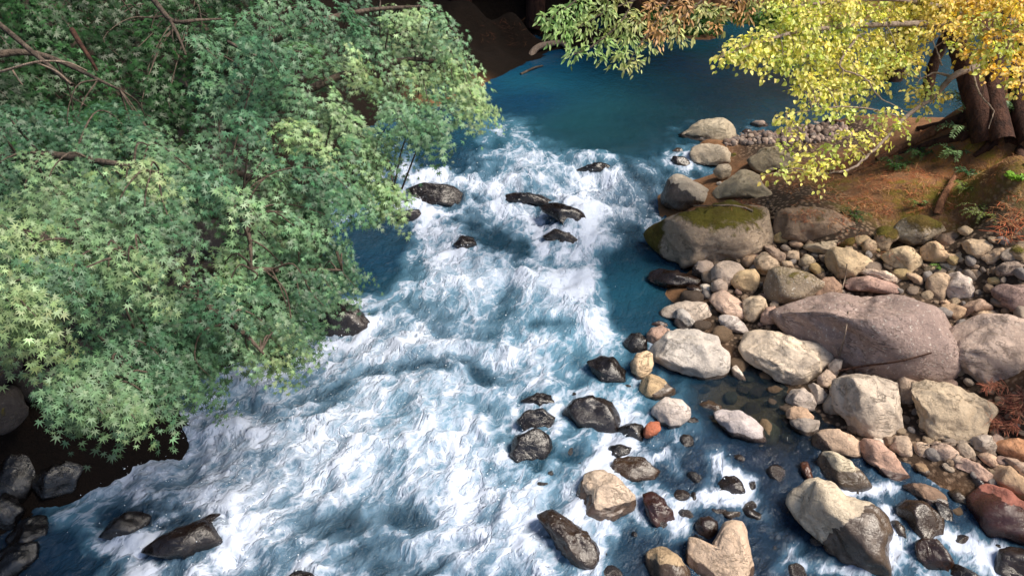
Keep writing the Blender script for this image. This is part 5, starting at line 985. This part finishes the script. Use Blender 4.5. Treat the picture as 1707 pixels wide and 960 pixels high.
# --- wood of the far bank: trunks at the water, the mass of the forest behind
def big_tree(label, x, y, h, r, crown, group='evergreens on the far bank'):  # evergreens with crowns out of view, added to shade the far bank
    b = np.array([x, y, float(ground1(x, y))]); root = empty('shade_evergreen', tuple(b), label, 'tree', group); t = Tubes(); t.add(bez([b-UP*.3, b+UP*h*.5, b+UP*h], 6), r, r*.4, 10, .03); obj('trunk', t.mesh('trunk', REDBARK), root)
    L = Leaves(T_LANCE)
    for i in range(crown):
        a = RNG.random()*6.28; hh = RNG.uniform(.36, 1.0); ro = (1.3-hh)*4.6*RNG.random()**.5
        spray(L, b+np.array([math.cos(a)*ro, math.sin(a)*ro, hh*h]), .8, np.array([math.cos(a), math.sin(a), -.3]), UP+jit(1, .3)[0], 60, .34, (.03,.075,.02), .4, .5, .2)
    obj('crown', L.mesh('crown', GLEAF), root)
big_tree('evergreen trunk at the top of the dark far bank, left of the arching root', -1.3, 20.9, 12, .3, 90)
big_tree('evergreen trunk on the dark far bank straight above the arching root', .6, 21.2, 13, .26, 90)
big_tree('evergreen added for shade on the dark bank behind the upper maple', -3.4, 19.0, 12, .28, 90)
big_tree('evergreen tree added for shade, with dark trunk on the right bank behind the yellow tree', 8.3, 17.3, 11, .22, 120, None)
big_tree('evergreen tree added for shade on the far bank behind the orange leaved branch', 3.2, 22.2, 13, .25, 90)
big_tree('evergreen tree added for shade on the far bank behind the yellow branches', 6.2, 22.8, 12, .25, 90)
L = Leaves(T_LANCE)
for i in range(900):
    x, y = RNG.uniform(-26, 30), RNG.uniform(24.5, 40); zg = float(ground(x, y, False)); hh = zg+RNG.uniform(.5, 9)
    spray(L, np.array([x, y, hh]), 1.5, np.array([0, -1, -.3]), UP+np.array([0, -.5, 0])+jit(1, .3)[0], 34, .6, np.array((.04,.085,.025))*RNG.uniform(.6, 1.4), .4, .5, .2)
obj('forest', L.mesh('forest', GLEAF), None, 'dark wooded hillside beyond the far bank', 'forest', None, 'stuff')
# ------------------------------------------------------------------ light, sky, camera
SUN_EL, SUN_AZ = R(56), R(108)        # azimuth clockwise from +Y
w = bpy.data.worlds.new('World'); SC.world = w; w.use_nodes = True; nt = w.node_tree
bg = nt.nodes['Background']; sky = nt.nodes.new('ShaderNodeTexSky'); sky.sky_type = 'NISHITA'; sky.sun_disc = False
sky.sun_elevation = SUN_EL; sky.sun_rotation = SUN_AZ; sky.altitude = 300; sky.air_density = 1.0; sky.dust_density = 2.5; sky.ozone_density = 1.0
nt.links.new(sky.outputs[0], bg.inputs[0]); bg.inputs[1].default_value = .075
ld = bpy.data.lights.new('sun', 'SUN'); ld.energy = 3.0; ld.angle = R(24); ld.color = (1.0, .90, .76)
so = bpy.data.objects.new('sun', ld); COL.objects.link(so)
dv = Vector((math.sin(SUN_AZ)*math.cos(SUN_EL), math.cos(SUN_AZ)*math.cos(SUN_EL), math.sin(SUN_EL)))
so.rotation_euler = dv.to_track_quat('Z', 'Y').to_euler(); so.location = dv*40
cd = bpy.data.cameras.new('camera'); cam = bpy.data.objects.new('camera', cd); COL.objects.link(cam)
cam.location = (0, 0, CAM_H); cam.rotation_euler = (math.pi/2-PITCH, 0, 0); cd.sensor_width = 36; cd.angle = HFOV; cd.clip_start = .05; cd.clip_end = 500
SC.camera = cam
vs = SC.view_settings; vs.view_transform = 'Standard'; vs.look = 'None'; vs.exposure = 1.05; vs.gamma = 1; vs.use_curve_mapping = False
SC.cycles.max_bounces = 6; SC.cycles.transparent_max_bounces = 12; SC.cycles.diffuse_bounces = 3; SC.cycles.glossy_bounces = 3; SC.cycles.caustics_reflective = False; SC.cycles.caustics_refractive = False
